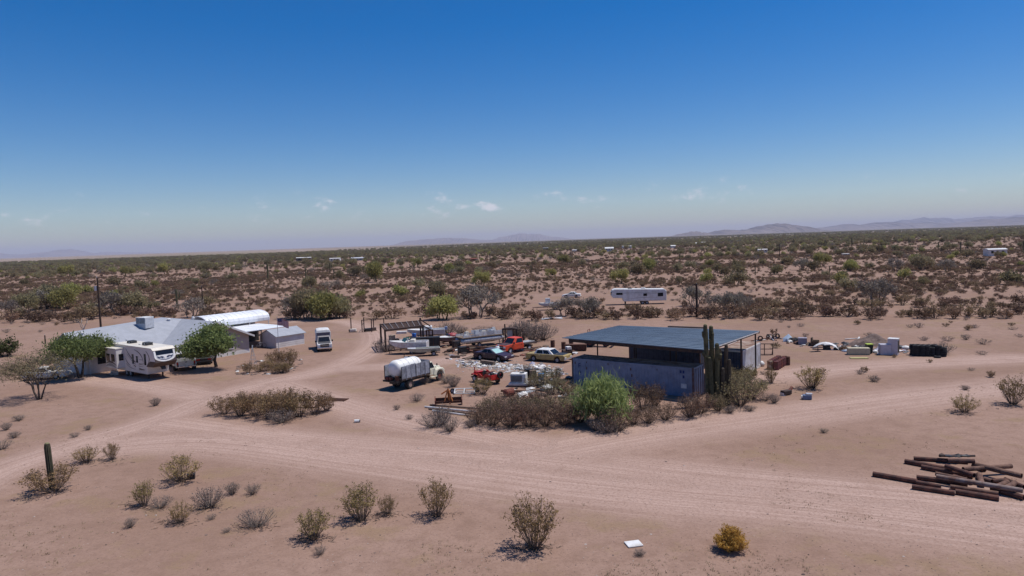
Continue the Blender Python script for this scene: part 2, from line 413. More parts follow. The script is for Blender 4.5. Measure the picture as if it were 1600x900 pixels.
# the air: pale even haze from one metre under the ground to above the highest ridge
hz = MB().box(-49000, 49000, -49000, 49000, -4.0, 540).build('haze', [], None)
tag(hz, 'pale thin desert haze in the air', kind='stuff')
hm = bpy.data.materials.new('haze_air'); hm.use_nodes = True
for n in list(hm.node_tree.nodes):
    if n.type != 'OUTPUT_MATERIAL': hm.node_tree.nodes.remove(n)
pv = hm.node_tree.nodes.new('ShaderNodeVolumePrincipled'); pv.inputs['Color'].default_value = (.88, .86, 1, 1)
pv.inputs['Density'].default_value = 4.3e-5; pv.inputs['Anisotropy'].default_value = 0.0
hm.node_tree.links.new(pv.outputs[0], hm.node_tree.nodes['Material Output'].inputs['Volume'])
hz.data.materials.append(hm)

# ================================================================== BUILDINGS
SHINGLE = mat('grey_shingle', (.34, .35, .385), .85, col2=(.30, .31, .34), scale=1.2, bump=.2)
WALLW = mat('white_wall', (.66, .63, .61), .8, col2=(.56, .52, .49), scale=.8)
WALLT = mat('tan_wall', (.42, .35, .31), .85, col2=(.36, .30, .26), scale=.8)
ROOFW = mat('white_metal_roof', (.80, .81, .83), .4, col2=(.70, .70, .71), scale=.6)
FASCIA = mat('pale_trim', (.62, .60, .60), .6)
DARKIN = mat('interior_shade', (.03, .027, .026), .9)

# ---- ranch house: long wing plus a gabled wing that faces E1
HO = Vector((-36.35, 93.6, 0))
house = thing('ranch_house', 'long low house with light grey shingle gable roof behind the fifth wheel camper', 'house', HO, R(-36))
def slab(mb, pts, th, mi=0):
    """roof plane from a top polygon, given thickness downwards"""
    n = len(pts); A = [Vector(p) for p in pts]; B = [p - Vector((0, 0, th)) for p in A]
    fs = [tuple(range(n)), tuple(range(2 * n - 1, n - 1, -1))] + [(i, i + n, (i + 1) % n + n, (i + 1) % n) for i in range(n)]
    return mb.add(A + B, fs, mi)
RZ, EZ, RY = 4.84, 2.35, -4.6          # ridge height, eave height, gable ridge (local y)
YL = -19.3
# walls
mb = MB(); mb.prism([(-9.7, 0), (.3, 0), (.3, 2.5), (RY, 4.62), (-9.7, 2.5)], -13, 0, 0, 'x'); mb.build('gable_wall', WALLT, house)
MB().box(-12.6, -3.6, YL + .4, -9.71, 0, 2.42).build('wing_wall', WALLW, house)
MB().box(-.4, .02, -9.75, .36, 0, .5).build('wall_base', WALLW, house)
# roof planes
r1 = MB(); slab(r1, [(.55, RY, RZ), (-8, RY, RZ), (-3.0, -10.1, EZ), (.55, -10.1, EZ)], .14); r1.build('roof_plane', SHINGLE, house)
r2 = MB(); slab(r2, [(.55, RY, RZ), (.55, .85, EZ), (-13.4, .85, EZ), (-13.4, RY, RZ)], .14); r2.build('roof_plane', SHINGLE, house)
r3 = MB(); slab(r3, [(-8, RY, RZ), (-8, YL, RZ - .1), (-3.0, YL, EZ), (-3.0, -10.1, EZ)], .14); r3.build('roof_plane', SHINGLE, house)
r4 = MB(); slab(r4, [(-8, RY, RZ), (-13.4, RY, RZ), (-13.4, -5.5, EZ + 2), (-13.3, YL, EZ), (-8, YL, RZ - .1)], .14); r4.build('roof_plane', SHINGLE, house)
mb = MB()
for y in (-10.1, .85):
    sgn = -1 if y < RY else 1
    a, b = Vector((.58, RY, RZ + .02)), Vector((.58, y, EZ + .02))
    mb.add([a, b, b - Vector((0, 0, .26)), a - Vector((0, 0, .26)), a + Vector((-.05, 0, 0)), b + Vector((-.05, 0, 0)), b - Vector((.05, 0, .26)), a - Vector((.05, 0, .26))],
           [(0, 1, 2, 3), (7, 6, 5, 4), (0, 4, 5, 1), (3, 2, 6, 7), (1, 5, 6, 2), (0, 3, 7, 4)])
mb.build('barge_board', FASCIA, house)
MB().box(-3.02, -2.95, YL, -10.1, EZ - .24, EZ + .02).build('fascia', FASCIA, house)
MB().prism([(-13, 2.4), (-3.2, 2.4), (-8, RZ - .25)], YL + .4, YL + .6).build('end_gable', WALLW, house)
for y0 in (-8.2, -3.6):
    w_ = MB().box(-.05, .04, y0, y0 + 1.5, .95, 2.1).build('window', GLASS, house); MB().box(-.05, .055, y0 - .08, y0 + 1.58, .85, .94).build('sill', FASCIA, w_)
for y0 in (-17.5, -14.5, -11.8):
    MB().box(-3.62, -3.57, y0, y0 + 1.4, 1.0, 2.05).build('window', GLASS, house)
for y0 in (-18.6, -15.6, -12.6):
    MB().box(-3.25, -3.12, y0, y0 + .13, 0, 2.28).build('porch_post', FASCIA, house)
for (x, y, z, r, hgt) in ((-7, -17.6, 4.2, .16, .55), (-5.6, -15.4, 3.5, .07, .5), (-4.6, -13.6, 3.0, .06, .45), (-8, -6.4, 4.7, .2, .4), (-9.0, -2.4, 4.0, .15, .9)):
    MB().lathe([(0, r), (hgt * .7, r), (hgt * .72, r * 1.5), (hgt, r * .9)], (x, y, z), n=10).build('roof_vent', FASCIA, house)
# low white wall beside the porch
a, b = G(126, 581), G(164, 573)
d = (b - a); lw = thing('low_wall', 'low white block wall in front of the house beside the camper', 'wall', a, math.atan2(d.y, d.x))
for k in range(int(d.length / .8)):
    for c_ in range(3): MB().box(k * .8 + (.0 if c_ % 2 == 0 else .0), k * .8 + .79, -.1, .1, c_ * .25, c_ * .25 + .24).build('block', WALLW, lw)
# evaporative cooler on the roof
p = G(227, 509.5, 4.5)
ec = thing('rooftop_cooler', 'pale boxy evaporative cooler with dark louvres standing on the house ridge', 'cooler', p, R(-20))
MB().box(-.8, .8, -.7, .7, -.25, 1.15).build('cabinet', LGREY, ec, bevel=.03)
for y in (-.71,):
    for x0, x1 in ((-.72, -.3), (-.22, .72)):
        lv = MB()
        for k in range(6): lv.box(x0, x1, y - .03, y + .01, .45 + k * .1, .45 + k * .1 + .07)
        lv.build('louvre', GREY, ec); MB().box(x0, x1, y - .015, y + .02, .42, 1.06).build('louvre_back', BLACK, ec)
MB().box(-.75, .75, -.75, .75, 1.15, 1.2).build('lid', WHITE, ec)

# ---- white metal-roofed carport standing behind the house
cp = thing('metal_carport', 'tall white rounded metal carport roof standing behind the grey house', 'carport', HO, R(-36))
prof = [(-2.4, 2.95), (-2.44, 3.35), (-2.3, 3.75), (-1.95, 4.05), (-1.2, 4.32), (0, 4.5), (1.2, 4.32), (1.95, 4.05), (2.3, 3.75), (2.44, 3.35), (2.4, 2.95)]
inn = [(x * .975, z - .07) for x, z in prof]
mb = MB()
xs0 = -12.4
rings = []
for y in (0.2, 10.6):
    rings.append([(xs0 + x, y, z) for x, z in prof] + [(xs0 + x, y, z) for x, z in inn[::-1]])
mb.loft(rings); mb.build('roof', ROOFW, cp)
for k in range(13):
    y = .3 + k * .84
    m_ = MB(); m_.tube([(xs0 + x * 1.004, y, z + .012) for x, z in prof], .02, 4); m_.build('roof_rib', ROOFW, cp)
for y in (.4, 3.8, 7.1, 10.4):
    for x in (-2.36, 2.36): MB().box(xs0 + x - .04, xs0 + x + .04, y - .04, y + .04, 0, 3.3).build('post', FASCIA, cp)
tr_ = thing('travel_trailer', 'pale grey travel trailer parked under the white metal carport', 'trailer', HO + E1 * -12.4 + E2 * 5.0, R(54))
MB().prism([(-4.0, .5), (4.0, .5), (4.1, 1.6), (3.8, 3.0), (-3.9, 3.0), (-4.1, 1.6)], -1.15, 1.15).build('body', LGREY, tr_, bevel=.08)
for x0 in (-2.6, .4, 2.2): MB().box(x0, x0 + .9, -1.18, -1.13, 1.7, 2.45).build('window', GLASS, tr_)
for s_ in (-1, 1):
    for x in (-.5, .4): wheel(tr_, x, s_ * 1.0, .36, .22)

# ---- flat white lean-to between house and shed
ln_ = thing('lean_to', 'flat white roofed lean-to with dark open front between house and shed', 'shed', HO, R(-36))
for k in range(8): MB().box(-10.0, -2.4, .95 + k * .95, 1.88 + k * .95, 2.52 + (k % 2) * .006, 2.58 + (k % 2) * .006).build('roof_sheet', ROOFW, ln_)
MB().box(-9.9, -9.8, .9, 8.4, 0, 2.5).build('back_wall', DARKIN, ln_)  # near-black colour stands in for the shade inside
for y in (1.0, 3.95): MB().box(-2.6, -2.5, y, y + .1, 0, 2.5).build('post', WOOD, ln_)
MB().box(-2.62, -2.48, .95, 4.1, 2.36, 2.51).build('beam', WOOD, ln_)
# ---- low shed
sh = thing('low_shed', 'low white shed with grey gable roof at the end of the lean-to', 'shed', HO + E2 * 4.2, R(-36))
MB().prism([(-3.3, 0), (.5, 0), (.5, 1.7), (-1.4, 2.45), (-3.3, 1.7)], 0, 4.8).build('wall', WALLW, sh)
MB().add([], [])
m_ = MB(); slab(m_, [(.75, -.15, 1.66), (.75, 5.0, 1.66), (-1.4, 5.0, 2.56), (-1.4, -.15, 2.56)], .07); m_.build('roof_plane', SHINGLE, sh)
m_ = MB(); slab(m_, [(-1.4, -.15, 2.56), (-1.4, 5.0, 2.56), (-3.6, 5.0, 1.63), (-3.6, -.15, 1.63)], .07); m_.build('roof_plane', SHINGLE, sh)
for k in range(1, 6): MB().box(.5, .515, .02, 4.78, k * .27, k * .27 + .012).build('siding_joint', FASCIA, sh)
# bits inside the lean-to mouth
bk = thing('bicycle', 'old bicycle leaning in the dark mouth of the lean-to', 'bicycle', HO + E1 * -2.0 + E2 * 3.3, R(20))
for x in (-.5, .5): MB().lathe([(-.02, .31), (-.02, .35), (.02, .35), (.02, .31)], (x, 0, .35), 'y', 16, closed=True).build('wheel', RUBBER, bk)
mb = MB()
for a, b in (((-.5, 0, .35), (-.15, 0, .8)), ((-.15, 0, .8), (.4, 0, .8)), ((.4, 0, .8), (.5, 0, .35)), ((-.5, 0, .35), (.05, 0, .35)), ((.05, 0, .35), (.4, 0, .8)), ((.05, 0, .35), (-.15, 0, .9)), ((.4, 0, .8), (.38, 0, 1.0))): mb.cyl(a, b, .022, n=6)
mb.build('frame', WHITE2, bk); MB().box(-.27, -.03, -.06, .06, .9, .96).build('saddle', BLACK, bk); MB().cyl((.38, -.28, 1.0), (.38, .28, 1.0), .018).build('handlebar', CHROME, bk)

# ---- flagpole and flag
fp = thing('flagpole', 'thin metal flagpole rising from the rock garden', 'flagpole', G(436, 553))
MB().cyl((0, 0, 0), (0, 0, 4.9), .045, .03, 8).build('pole', SILVER, fp); MB().lathe([(-.05, .02), (0, .06), (.05, .02)], (0, 0, 4.95), n=8).build('finial', CHROME, fp)
FR = mat('flag_red', (.42, .03, .045), .8); FW = mat('flag_white', (.62, .58, .58), .8); FB = mat('flag_blue', (.02, .03, .13), .8)
fl = thing('flag', 'american flag flying from the flagpole', 'flag', G(436, 553) + Vector((.05, 0, 3.85)), R(-18))
def flagpt(u, v):   # u along fly, v up
    return Vector((u * 1.62, .13 * math.sin(u * 7) * (.3 + u), v * .95 - u * u * .42 - .03 * math.sin(u * 9)))
for k in range(13):
    mb = MB(); u0 = 0 if k < 7 else .4
    n = 14; v0, v1 = k / 13, (k + 1) / 13
    vs = []
    for i in range(n + 1):
        u = u0 + (1 - u0) * i / n
        for v in (v0, v1):
            p = flagpt(u, v); vs += [p + Vector((0, .006, 0)), p - Vector((0, .006, 0))]
    fs = []
    for i in range(n):
        a = i * 4; fs += [(a, a + 2, a + 6, a + 4), (a + 1, a + 5, a + 7, a + 3)]
    mb.add(vs, fs).build('stripe', FR if k % 2 == 0 else FW, fl, fix=False)
mb = MB(); vs = []
for i in range(7):
    for v in (7 / 13, 1): p = flagpt(.4 * i / 6, v); vs += [p + Vector((0, .008, 0)), p - Vector((0, .008, 0))]
mb.add(vs, [f for i in range(6) for f in ((i * 4, i * 4 + 2, i * 4 + 6, i * 4 + 4), (i * 4 + 1, i * 4 + 5, i * 4 + 7, i * 4 + 3))])
can = mb.build('canton', FB, fl, fix=False)
mb = MB()
for r_ in range(9):
    for c_ in range(6 if r_ % 2 == 0 else 5):
        u = .4 * (.08 + (c_ + (0 if r_ % 2 == 0 else .5)) * .168); v = 7 / 13 + 6 / 13 * (.09 + r_ * .1025); p = flagpt(u, v)
        for sy in (-.012, .012):
            ps = [p + Vector((math.cos(R(90 + 36 * q)) * (.024 if q % 2 == 0 else .01), sy, math.sin(R(90 + 36 * q)) * (.024 if q % 2 == 0 else .01))) for q in range(10)]
            mb.add(ps, [tuple(range(10))])
st = mb.build('stars', FW, can, fix=False); st['kind'] = 'stuff'

# small lattice windmill tower in the rock garden
wt = thing('lattice_tower', 'small bare steel lattice garden tower beside the rock garden', 'tower', G(396, 574))
for sx in (-1, 1):
    for sy in (-1, 1): MB().cyl((sx * .38, sy * .38, 0), (sx * .03, sy * .03, 2.35), .022, n=5).build('leg', GREY, wt)
for k in range(1, 5):
    z = k * .48; h_ = .38 - .35 * z / 2.35; mb = MB()
    for a, b in (((-h_, -h_, z), (h_, -h_, z)), ((h_, -h_, z), (h_, h_, z)), ((h_, h_, z), (-h_, h_, z)), ((-h_, h_, z), (-h_, -h_, z))): mb.cyl(a, b, .012, n=4)
    mb.build('brace', GREY, wt)
mb = MB()
for k in range(8):
    t = 2 * math.pi * k / 8; mb.add([(-.02, -.06, 2.4), (.02, .06, 2.4), (.02 , .3 * math.cos(t) + .05, 2.4 + .3 * math.sin(t)), (-.02, .3 * math.cos(t) - .05, 2.4 + .3 * math.sin(t))], [(0, 1, 2, 3)])
mb.build('fan', GREY, wt, fix=False)

# ================================================================== CARPORT WITH CONTAINERS
CB = mat('container_blue_grey', (.235, .27, .36), .6, col2=(.155, .175, .235), scale=1.4, lo=.38, hi=.7)
CW = mat('container_white', (.66, .66, .66), .6, col2=(.55, .50, .45), scale=1.2)
CTOP = mat('container_rusty_top', (.42, .32, .25), .8, col2=(.22, .11, .07), scale=1.1)
CTOPD = mat('container_dark_top', (.16, .15, .16), .9, col2=(.10, .07, .06), scale=1.1)  # dark grey-brown top for the containers under the carport
CFR = mat('container_frame_rusty', (.13, .10, .11), .8, col2=(.11, .05, .035), scale=4)
def container(name_label, loc, rz, Lc, Wc, Hc, m, top, nrib=None):
    """origin at the near corner; x along length, y along depth"""
    t = thing('shipping_container', name_label, 'container', loc, rz)
    MB().box(.03, Lc - .03, .03, Wc - .03, .12, Hc - .04).build('inner_shell', m, t)
    n = nrib or int(Lc / .28)
    for side, y in ((0, 0.0), (1, Wc)):
        mb = MB(); poly = []
        step = (Lc - .3) / n
        for k in range(n):
            x = .15 + k * step
            for dx, dy in ((0, .03), (.3, .03), (.42, 0), (.88, 0), (1.0, .03)): poly.append((x + dx * step, dy))
        ys = [(x, (d - .004) if side == 0 else Wc - d + .004) for x, d in poly]
        vs = [(x, yy, .16) for x, yy in ys] + [(x, yy, Hc - .16) for x, yy in ys]; kk = len(ys)
        mb.add(vs, [(i, i + 1, i + 1 + kk, i + kk) for i in range(kk - 1)]).build('corrugated_side', m, t, fix=False)
    for x in (0, Lc - .15):
        for y in (0, Wc - .15): MB().box(x, x + .15, y, y + .15, 0, Hc).build('corner_post', CFR, t)
    mb = MB()
    for z in (.02, Hc - .155):
        mb.box(.15, Lc - .15, -.012, .06, z, z + .14); mb.box(.15, Lc - .15, Wc - .06, Wc + .012, z, z + .14)
        mb.box(-.012, .06, .15, Wc - .15, z, z + .14); mb.box(Lc - .06, Lc + .012, .15, Wc - .15, z, z + .14)
    mb.build('rail', m, t)
    mb = MB()
    mb.box(.05, Lc - .05, .05, Wc - .05, Hc - .05, Hc - .012)
    k = int(Lc / .45)
    for i in range(k): mb.box(.2 + i * (Lc - .4) / k, .2 + i * (Lc - .4) / k + .2, .12, Wc - .12, Hc - .013, Hc + .006)
    mb.build('roof', top, t)
    for i in range(2):                                    # doors at the +x end
        dr = MB().box(Lc - .02, Lc + .022, .17 + i * (Wc / 2 - .16), .17 + (i + 1) * (Wc / 2 - .17), .17, Hc - .17).build('door', m, t)
        for q in (.25, .75):
            yb = .17 + i * (Wc / 2 - .16) + q * (Wc / 2 - .17); MB().cyl((Lc + .05, yb, .12), (Lc + .05, yb, Hc - .12), .022, n=6).build('lock_bar', CFR, dr)
    return t
fc = container('long blue-grey shipping container in shade under the front edge of the steel carport', (5.5, 65.9, 0), R(-36.1), 12.19, 2.44, 2.59, CB, CTOPD)
def letters(parent, txt, size, loc, m, rot=(R(90), 0, 0)):
    cu = bpy.data.curves.new('t', 'FONT'); cu.body = txt; cu.size = size; cu.extrude = .004
    o = bpy.data.objects.new('t', cu); COL.objects.link(o); dg = bpy.context.evaluated_depsgraph_get()
    me = bpy.data.meshes.new_from_object(o.evaluated_get(dg)); bpy.data.objects.remove(o)
    q = bpy.data.objects.new('lettering', me); COL.objects.link(q); me.materials.clear(); me.materials.append(m)
    q.parent = parent; q.location = loc; q.rotation_euler = rot; return q
NAVY = mat('navy_lettering', (.02, .045, .17), .6)
letters(fc, 'F', .62, (.72, -.022, 1.72), NAVY); letters(fc, 'P', .62, (.72, -.022, 1.0), NAVY)
for x, z in ((10.95, 2.05), (11.2, 2.05), (11.2, 1.62)): MB().box(x, x + .17, -.026, -.01, z, z + .26).build('stencil_mark', NAVY, fc)
MB().box(11.05, 11.55, -.03, -.012, .75, 1.15).build('placard', WHITE2, fc)
for (x, z, s_) in ((.35, 2.05, .09), (1.6, 1.6, .1), (1.62, 2.2, .07), (3.9, 2.2, .08), (4.0, 1.4, .06), (6.2, 1.9, .09), (6.3, 1.3, .11), (8.8, 2.1, .06)):
    MB().box(x, x + s_, -.018, -.008, z, z + s_ * 2.4).build('rust_spot', RUST, fc)
wc = container('white shipping container with rusty roof beside the row of rusty drums', tuple(Vector((22.2, 66.67, 0)) - E1 * 2.44), R(54), 6.06, 2.44, 2.59, CW, CTOP)
wc.location = Vector((22.2, 66.67, 0)); wc.rotation_euler.z = R(54)
CBD = mat('container_navy_shade', (.06, .075, .12), .7, col2=(.04, .045, .07), scale=2)  # navy with the carport's shade darkened into the colour
for k in range(8): MB().box(-.03 if k % 2 else -.018, .0, .17 + k * .2625, .17 + (k + 1) * .2625 - .01, .17, 2.42).build('end_panel', CBD, wc)  # navy end boards, colour deepened for the shade under the roof
bc = container('blue shipping container at the back under the steel carport, its colour darkened for shade', (12.6, 75.3, 0), R(-36), 8.1, 2.44, 2.59, CBD, CTOPD)  # darkened colour makes the space under the roof read as shaded

RB = mat('blue_steel_roof', (.195, .245, .295), .55, .1, col2=(.165, .205, .245), scale=.5)
car = thing('steel_carport', 'wide flat carport roof of blue-grey steel sheets over the containers', 'carport', (0, 0, 0))
cA, cB, cC, cD = G(878, 528, 4.42), G(1102, 547, 4.36), G(1187.5, 517, 4.36), G(968, 508.5, 4.42)
bil = lambda u, v: (cA * (1 - u) + cB * u) * (1 - v) + (cD * (1 - u) + cC * u) * v
NP = 17
for k in range(NP):                                # sheets run along the long side
    v0, v1 = k / NP, (k + 1) / NP
    gap = .0012
    dz = Vector((0, 0, .004 * (k % 2)))
    vs = []
    for u in (0, 1):
        a, b = bil(u, v0 + gap), bil(u, v1 - gap); e = (b - a)
        for q, hgt in ((0, .0), (.03, .045), (.09, .045), (.12, 0), (.36, 0), (.38, .02), (.42, .02), (.44, 0), (.68, 0), (.70, .02), (.74, .02), (.76, 0), (1, 0)):
            vs.append(a + e * q + Vector((0, 0, hgt)) + dz)
    nn = 13
    fs = [(i, i + 1, nn + i + 1, nn + i) for i in range(nn - 1)]
    lo = [v - Vector((0, 0, .03)) for v in vs]
    mb = MB(); mb.add(vs + lo, fs + [(2 * nn + i, 3 * nn + i, 3 * nn + i + 1, 2 * nn + i + 1) for i in range(nn - 1)] + [(0, nn, 3 * nn, 2 * nn), (nn - 1, 3 * nn - 1, 4 * nn - 1, 2 * nn - 1)])
    mb.build('roof_sheet', RB, car, fix=False)
def beam(p, q, w_, h_, name, m, par):
    d = (q - p); n = Vector((-d.y, d.x, 0)).normalized() * w_ / 2; up = Vector((0, 0, h_))
    return MB().add([p - n, p + n, q + n, q - n, p - n - up, p + n - up, q + n - up, q - n - up], [(0, 1, 2, 3), (7, 6, 5, 4), (0, 4, 5, 1), (1, 5, 6, 2), (2, 6, 7, 3), (3, 7, 4, 0)]).build(name, m, par)
dn = Vector((0, 0, -.035))
beam(bil(.05, .012) + dn, bil(.995, .012) + dn, .12, .3, 'eave_beam', DARKSTEEL, car)
beam(bil(.0, .99) + dn, bil(1, .99) + dn, .12, .2, 'eave_beam', DARKSTEEL, car)
beam(bil(.998, .02) + dn * .3, bil(.998, .98) + dn * .3, .06, .1, 'edge_trim', WHITE2, car)
for v in (.25, .5, .75): beam(bil(.01, v) + dn, bil(.99, v) + dn, .08, .18, 'purlin', DARKSTEEL, car)
for u in (.13, .4, .68, .985): beam(bil(u, .03) + dn * 2, bil(u, .97) + dn * 2, .1, .2, 'rafter', DARKSTEEL, car)
for (u, v) in ((.13, .3), (.13, .95), (.4, .95), (.68, .95), (.985, .66), (.985, .95), (.4, .34), (.68, .34)):
    p = bil(u, v); MB().box(p.x - .06, p.x + .06, p.y - .06, p.y + .06, 0, p.z - .08).build('post', DARKSTEEL, car)
p = bil(.55, 1.02); q = bil(.72, 1.02)
beam(bil(.36, 1.03) + Vector((0, 0, .10)), bil(.62, 1.03) + Vector((0, 0, .10)), .5, .10, 'ridge_plate', DARKSTEEL, car)

# ================================================================== VEHICLES
def loc_rot(px, py, deg): return G(px, py), R(deg)
# ---- fifth-wheel camper
rvm = mat('camper_side', (.70, .66, .62), .45, col2=(.62, .58, .54), scale=.7)
rv = thing('fifth_wheel_camper', 'large cream fifth-wheel camper with brown front cap and slide-outs beside the house', 'camper', (-42.4, 78.6, 0), R(-35.5))
prof = [(-4.8, .62), (2.9, .55), (3.05, 1.45), (4.35, 1.5), (4.78, 2.0), (4.42, 3.25), (4.0, 3.5), (-4.8, 3.55)]
MB().prism(prof, -1.22, 1.22).build('body', rvm, rv, bevel=.07)
MB().prism([(-4.86, 3.5), (4.05, 3.44), (4.45, 3.24), (4.5, 3.3), (4.08, 3.56), (-4.86, 3.63)], -1.26, 1.26).build('roof', CREAM, rv, bevel=.03)
# front cap: brown mask with white horseshoe, dark top band and emblem, on the sloping nose plane
def nose(u, v, o=0.0):      # u across -1..1, v up 0..1 along the nose slope
    a, b = Vector((4.78, 0, 2.0)), Vector((4.42, 0, 3.25)); p = a.lerp(b, v); n = Vector((1.25, 0, .36)).normalized()
    return Vector((p.x, u * 1.22, p.z)) + n * o
def nose_poly(name, pts, m, o, par=rv):
    top = [nose(u, v, o) for u, v in pts]; bot = [nose(u, v, o - .02) for u, v in pts]; n = len(pts)
    return MB().add(top + bot, [tuple(range(n)), tuple(range(2 * n - 1, n - 1, -1))] + [(i, i + n, (i + 1) % n + n, (i + 1) % n) for i in range(n)]).build(name, m, par)
nose_poly('cap_mask', [(-.98, .0), (.98, .0), (.98, 1.0), (-.98, 1.0)], BROWN, .012)
MB().prism([(2.8, 1.42), (4.36, 1.47), (4.8, 1.98), (4.74, 2.12), (3.7, 2.1)], -1.24, 1.24).build('cap_skirt', BROWN, rv, bevel=.03)
arc = lambda r, b0, b1, n=20: [(r * math.cos(R(180 + (180) * i / n)), .46 + b0 * math.sin(R(180 + 180 * i / n))) for i in range(n + 1)]
outer = [(-.97, 1.0)] + arc(.97, .44, 0) + [(.97, 1.0)]; inner = [(-.80, 1.0)] + arc(.80, .34, 0) + [(.80, 1.0)]
k = len(outer); mbp = MB()
vs = [nose(u, v, .03) for u, v in outer] + [nose(u, v, .03) for u, v in inner] + [nose(u, v, .0) for u, v in outer] + [nose(u, v, .0) for u, v in inner]
mbp.add(vs, [(i, i + 1, k + i + 1, k + i) for i in range(k - 1)] + [(i, 2 * k + i, 2 * k + i + 1, i + 1) for i in range(k - 1)] + [(k + i, k + i + 1, 3 * k + i + 1, 3 * k + i) for i in range(k - 1)])
mbp.build('horseshoe_trim', WHITE, rv, fix=False)
nose_poly('nose_panel', inner, mat('nose_silver', (.50, .51, .54), .4), .022)
nose_poly('nose_glass', [(-.80, .62), (.80, .62), (.80, .99), (-.80, .99)], GLASS, .034)
em = nose_poly('emblem', [(-.12, .42), (0, .16), (.12, .42), (.36, .5), (.62, .46), (.7, .58), (-.7, .58), (-.62, .46), (-.36, .5)], WHITE, .036)
for s_ in (-1, 1):
    hp = [(s_ * u, v) for u, v in ((.12, .42), (.30, .50), (.52, .44), (.66, .52), (.72, .44), (.58, .32), (.46, .40), (.34, .38), (.24, .30))]
    nose_poly('emblem_horn', hp, mat('emblem_navy', (.03, .04, .08), .5), .044, rv)
nose_poly('emblem_arc', [(-.62, .34), (-.4, .22), (0, .145), (.4, .22), (.62, .34), (.4, .26), (0, .185), (-.4, .26)], mat('emblem_navy', (.03, .04, .08)), .040)
# windows, swooshes and doors on the side that faces the yard (right side, y = -1.22)
def side_box(name, x0, x1, z0, z1, m, y=-1.22, o=.02): return MB().box(x0, x1, y - o, y + .02, z0, z1).build(name, m, rv)
for x0, x1, z0, z1 in ((-.3, .12, 1.55, 2.65), (2.45, 2.85, 1.6, 2.85)): side_box('window', x0, x1, z0, z1, GLASS)
dr = side_box('door', .55, 1.25, .85, 2.75, rvm, o=.03); MB().box(.7, 1.1, -1.262, -1.24, 1.75, 2.5).build('door_window', GLASS, dr)
SW = mat('swoosh_brown', (.10, .075, .065), .5); SWG = mat('swoosh_grey', (.34, .32, .31), .5)
def swoosh(pts, w_, m, par=rv, y=-1.226, name='swoosh'):
    n = len(pts); vs = []
    for i, (x, z) in enumerate(pts):
        t = i / (n - 1); ww = w_ * (math.sin(math.pi * (t * .85 + .08)))
        a = pts[max(i - 1, 0)]; b = pts[min(i + 1, n - 1)]; dx, dz = b[0] - a[0], b[1] - a[1]; l = math.hypot(dx, dz) or 1
        nx_, nz_ = -dz / l * ww, dx / l * ww
        vs += [(x + nx_, y - .012, z + nz_), (x - nx_, y - .012, z - nz_), (x + nx_, y + .01, z + nz_), (x - nx_, y + .01, z - nz_)]
    fs = [f for i in range(n - 1) for f in ((i * 4, i * 4 + 1, i * 4 + 5, i * 4 + 4), (i * 4 + 2, i * 4 + 6, i * 4 + 7, i * 4 + 3), (i * 4, i * 4 + 4, i * 4 + 6, i * 4 + 2), (i * 4 + 1, i * 4 + 3, i * 4 + 7, i * 4 + 5))]
    return MB().add(vs, fs).build(name, m, par, fix=False)
bez = lambda a, b, c, n=12: [((1 - t) ** 2 * a[0] + 2 * t * (1 - t) * b[0] + t * t * c[0], (1 - t) ** 2 * a[1] + 2 * t * (1 - t) * b[1] + t * t * c[1]) for t in [i / n for i in range(n + 1)]]
swoosh(bez((-1.6, 3.2), (.2, 1.2), (2.4, 1.75)), .07, SW); swoosh(bez((-1.4, 2.6), (.6, 1.0), (2.3, 1.5)), .05, SWG)
swoosh(bez((.3, 3.2), (2.1, 2.9), (2.2, 1.9)), .05, SW); swoosh(bez((2.9, 3.2), (4.2, 2.4), (3.0, 1.6)), .06, SW)
swoosh(bez((.0, 1.45), (1.2, .95), (2.5, 1.05)), .09, SW); swoosh(bez((-1.7, 1.5), (-1.0, 1.0), (.4, .95)), .05, SWG)
swoosh(bez((-1.8, 2.1), (-1.5, 1.5), (-.7, 1.3)), .04, SW)
side_box('badge', 1.4, 2.1, 2.1, 2.17, SWG)
# rear slide-out
so = MB().box(-4.55, -2.0, -2.15, -1.1, .95, 3.2).build('slide_out', rvm, rv, bevel=.05)
MB().box(-4.6, -1.95, -2.2, -1.1, 3.2, 3.28).build('slide_roof', CREAM, so)
for x0, x1 in ((-4.3, -3.5), (-3.15, -2.35)): MB().box(x0, x1, -2.175, -2.13, 1.75, 2.6).build('window', GLASS, so)
MB().box(-2.02, -1.975, -1.85, -1.35, 1.85, 2.6).build('window', GLASS, so)
swoosh(bez((-4.45, 1.45), (-3.3, 1.95), (-2.1, 1.35)), .1, SW, so, -2.156); swoosh(bez((-4.45, 1.15), (-3.3, 1.6), (-2.1, 1.05)), .16, SWG, so, -2.156)
so2 = MB().box(.3, 1.6, 1.1, 1.75, 1.0, 3.0).build('slide_out', rvm, rv, bevel=.05)
for x in (-2.6, .9):
    ac = MB().prism([(x - .5, 3.6), (x + .5, 3.56), (x + .42, 3.9), (x - .38, 3.92)], -.38, .38).build('air_conditioner', BLACK, rv, bevel=.05)
    MB().box(x + .0, x + .25, -.385, -.375, 3.7, 3.82).build('badge', LGREY, ac)
MB().cyl((1.7, .2, 3.5), (1.7, .2, 3.95), .03).build('antenna', BLACK, rv)
MB().prism([(-.4, 3.58), (.1, 3.57), (.1, 3.66), (-.4, 3.68)], -.35, .35).build('roof_vent', WHITE, rv)
for x in (-1.9, -1.0):
    for s_ in (-1, 1): wheel(rv, x, s_ * 1.05, .38, .24)
for s_ in (-.8, .8): MB().box(2.25, 2.4, s_ - .06, s_ + .06, 0, .7).build('landing_leg', DARKSTEEL, rv)
MB().prism([(3.3, 1.46), (4.2, 1.5), (4.3, 1.1), (4.1, 1.05), (3.9, 1.3)], -.2, .2).build('pin_box', BLACK, rv)
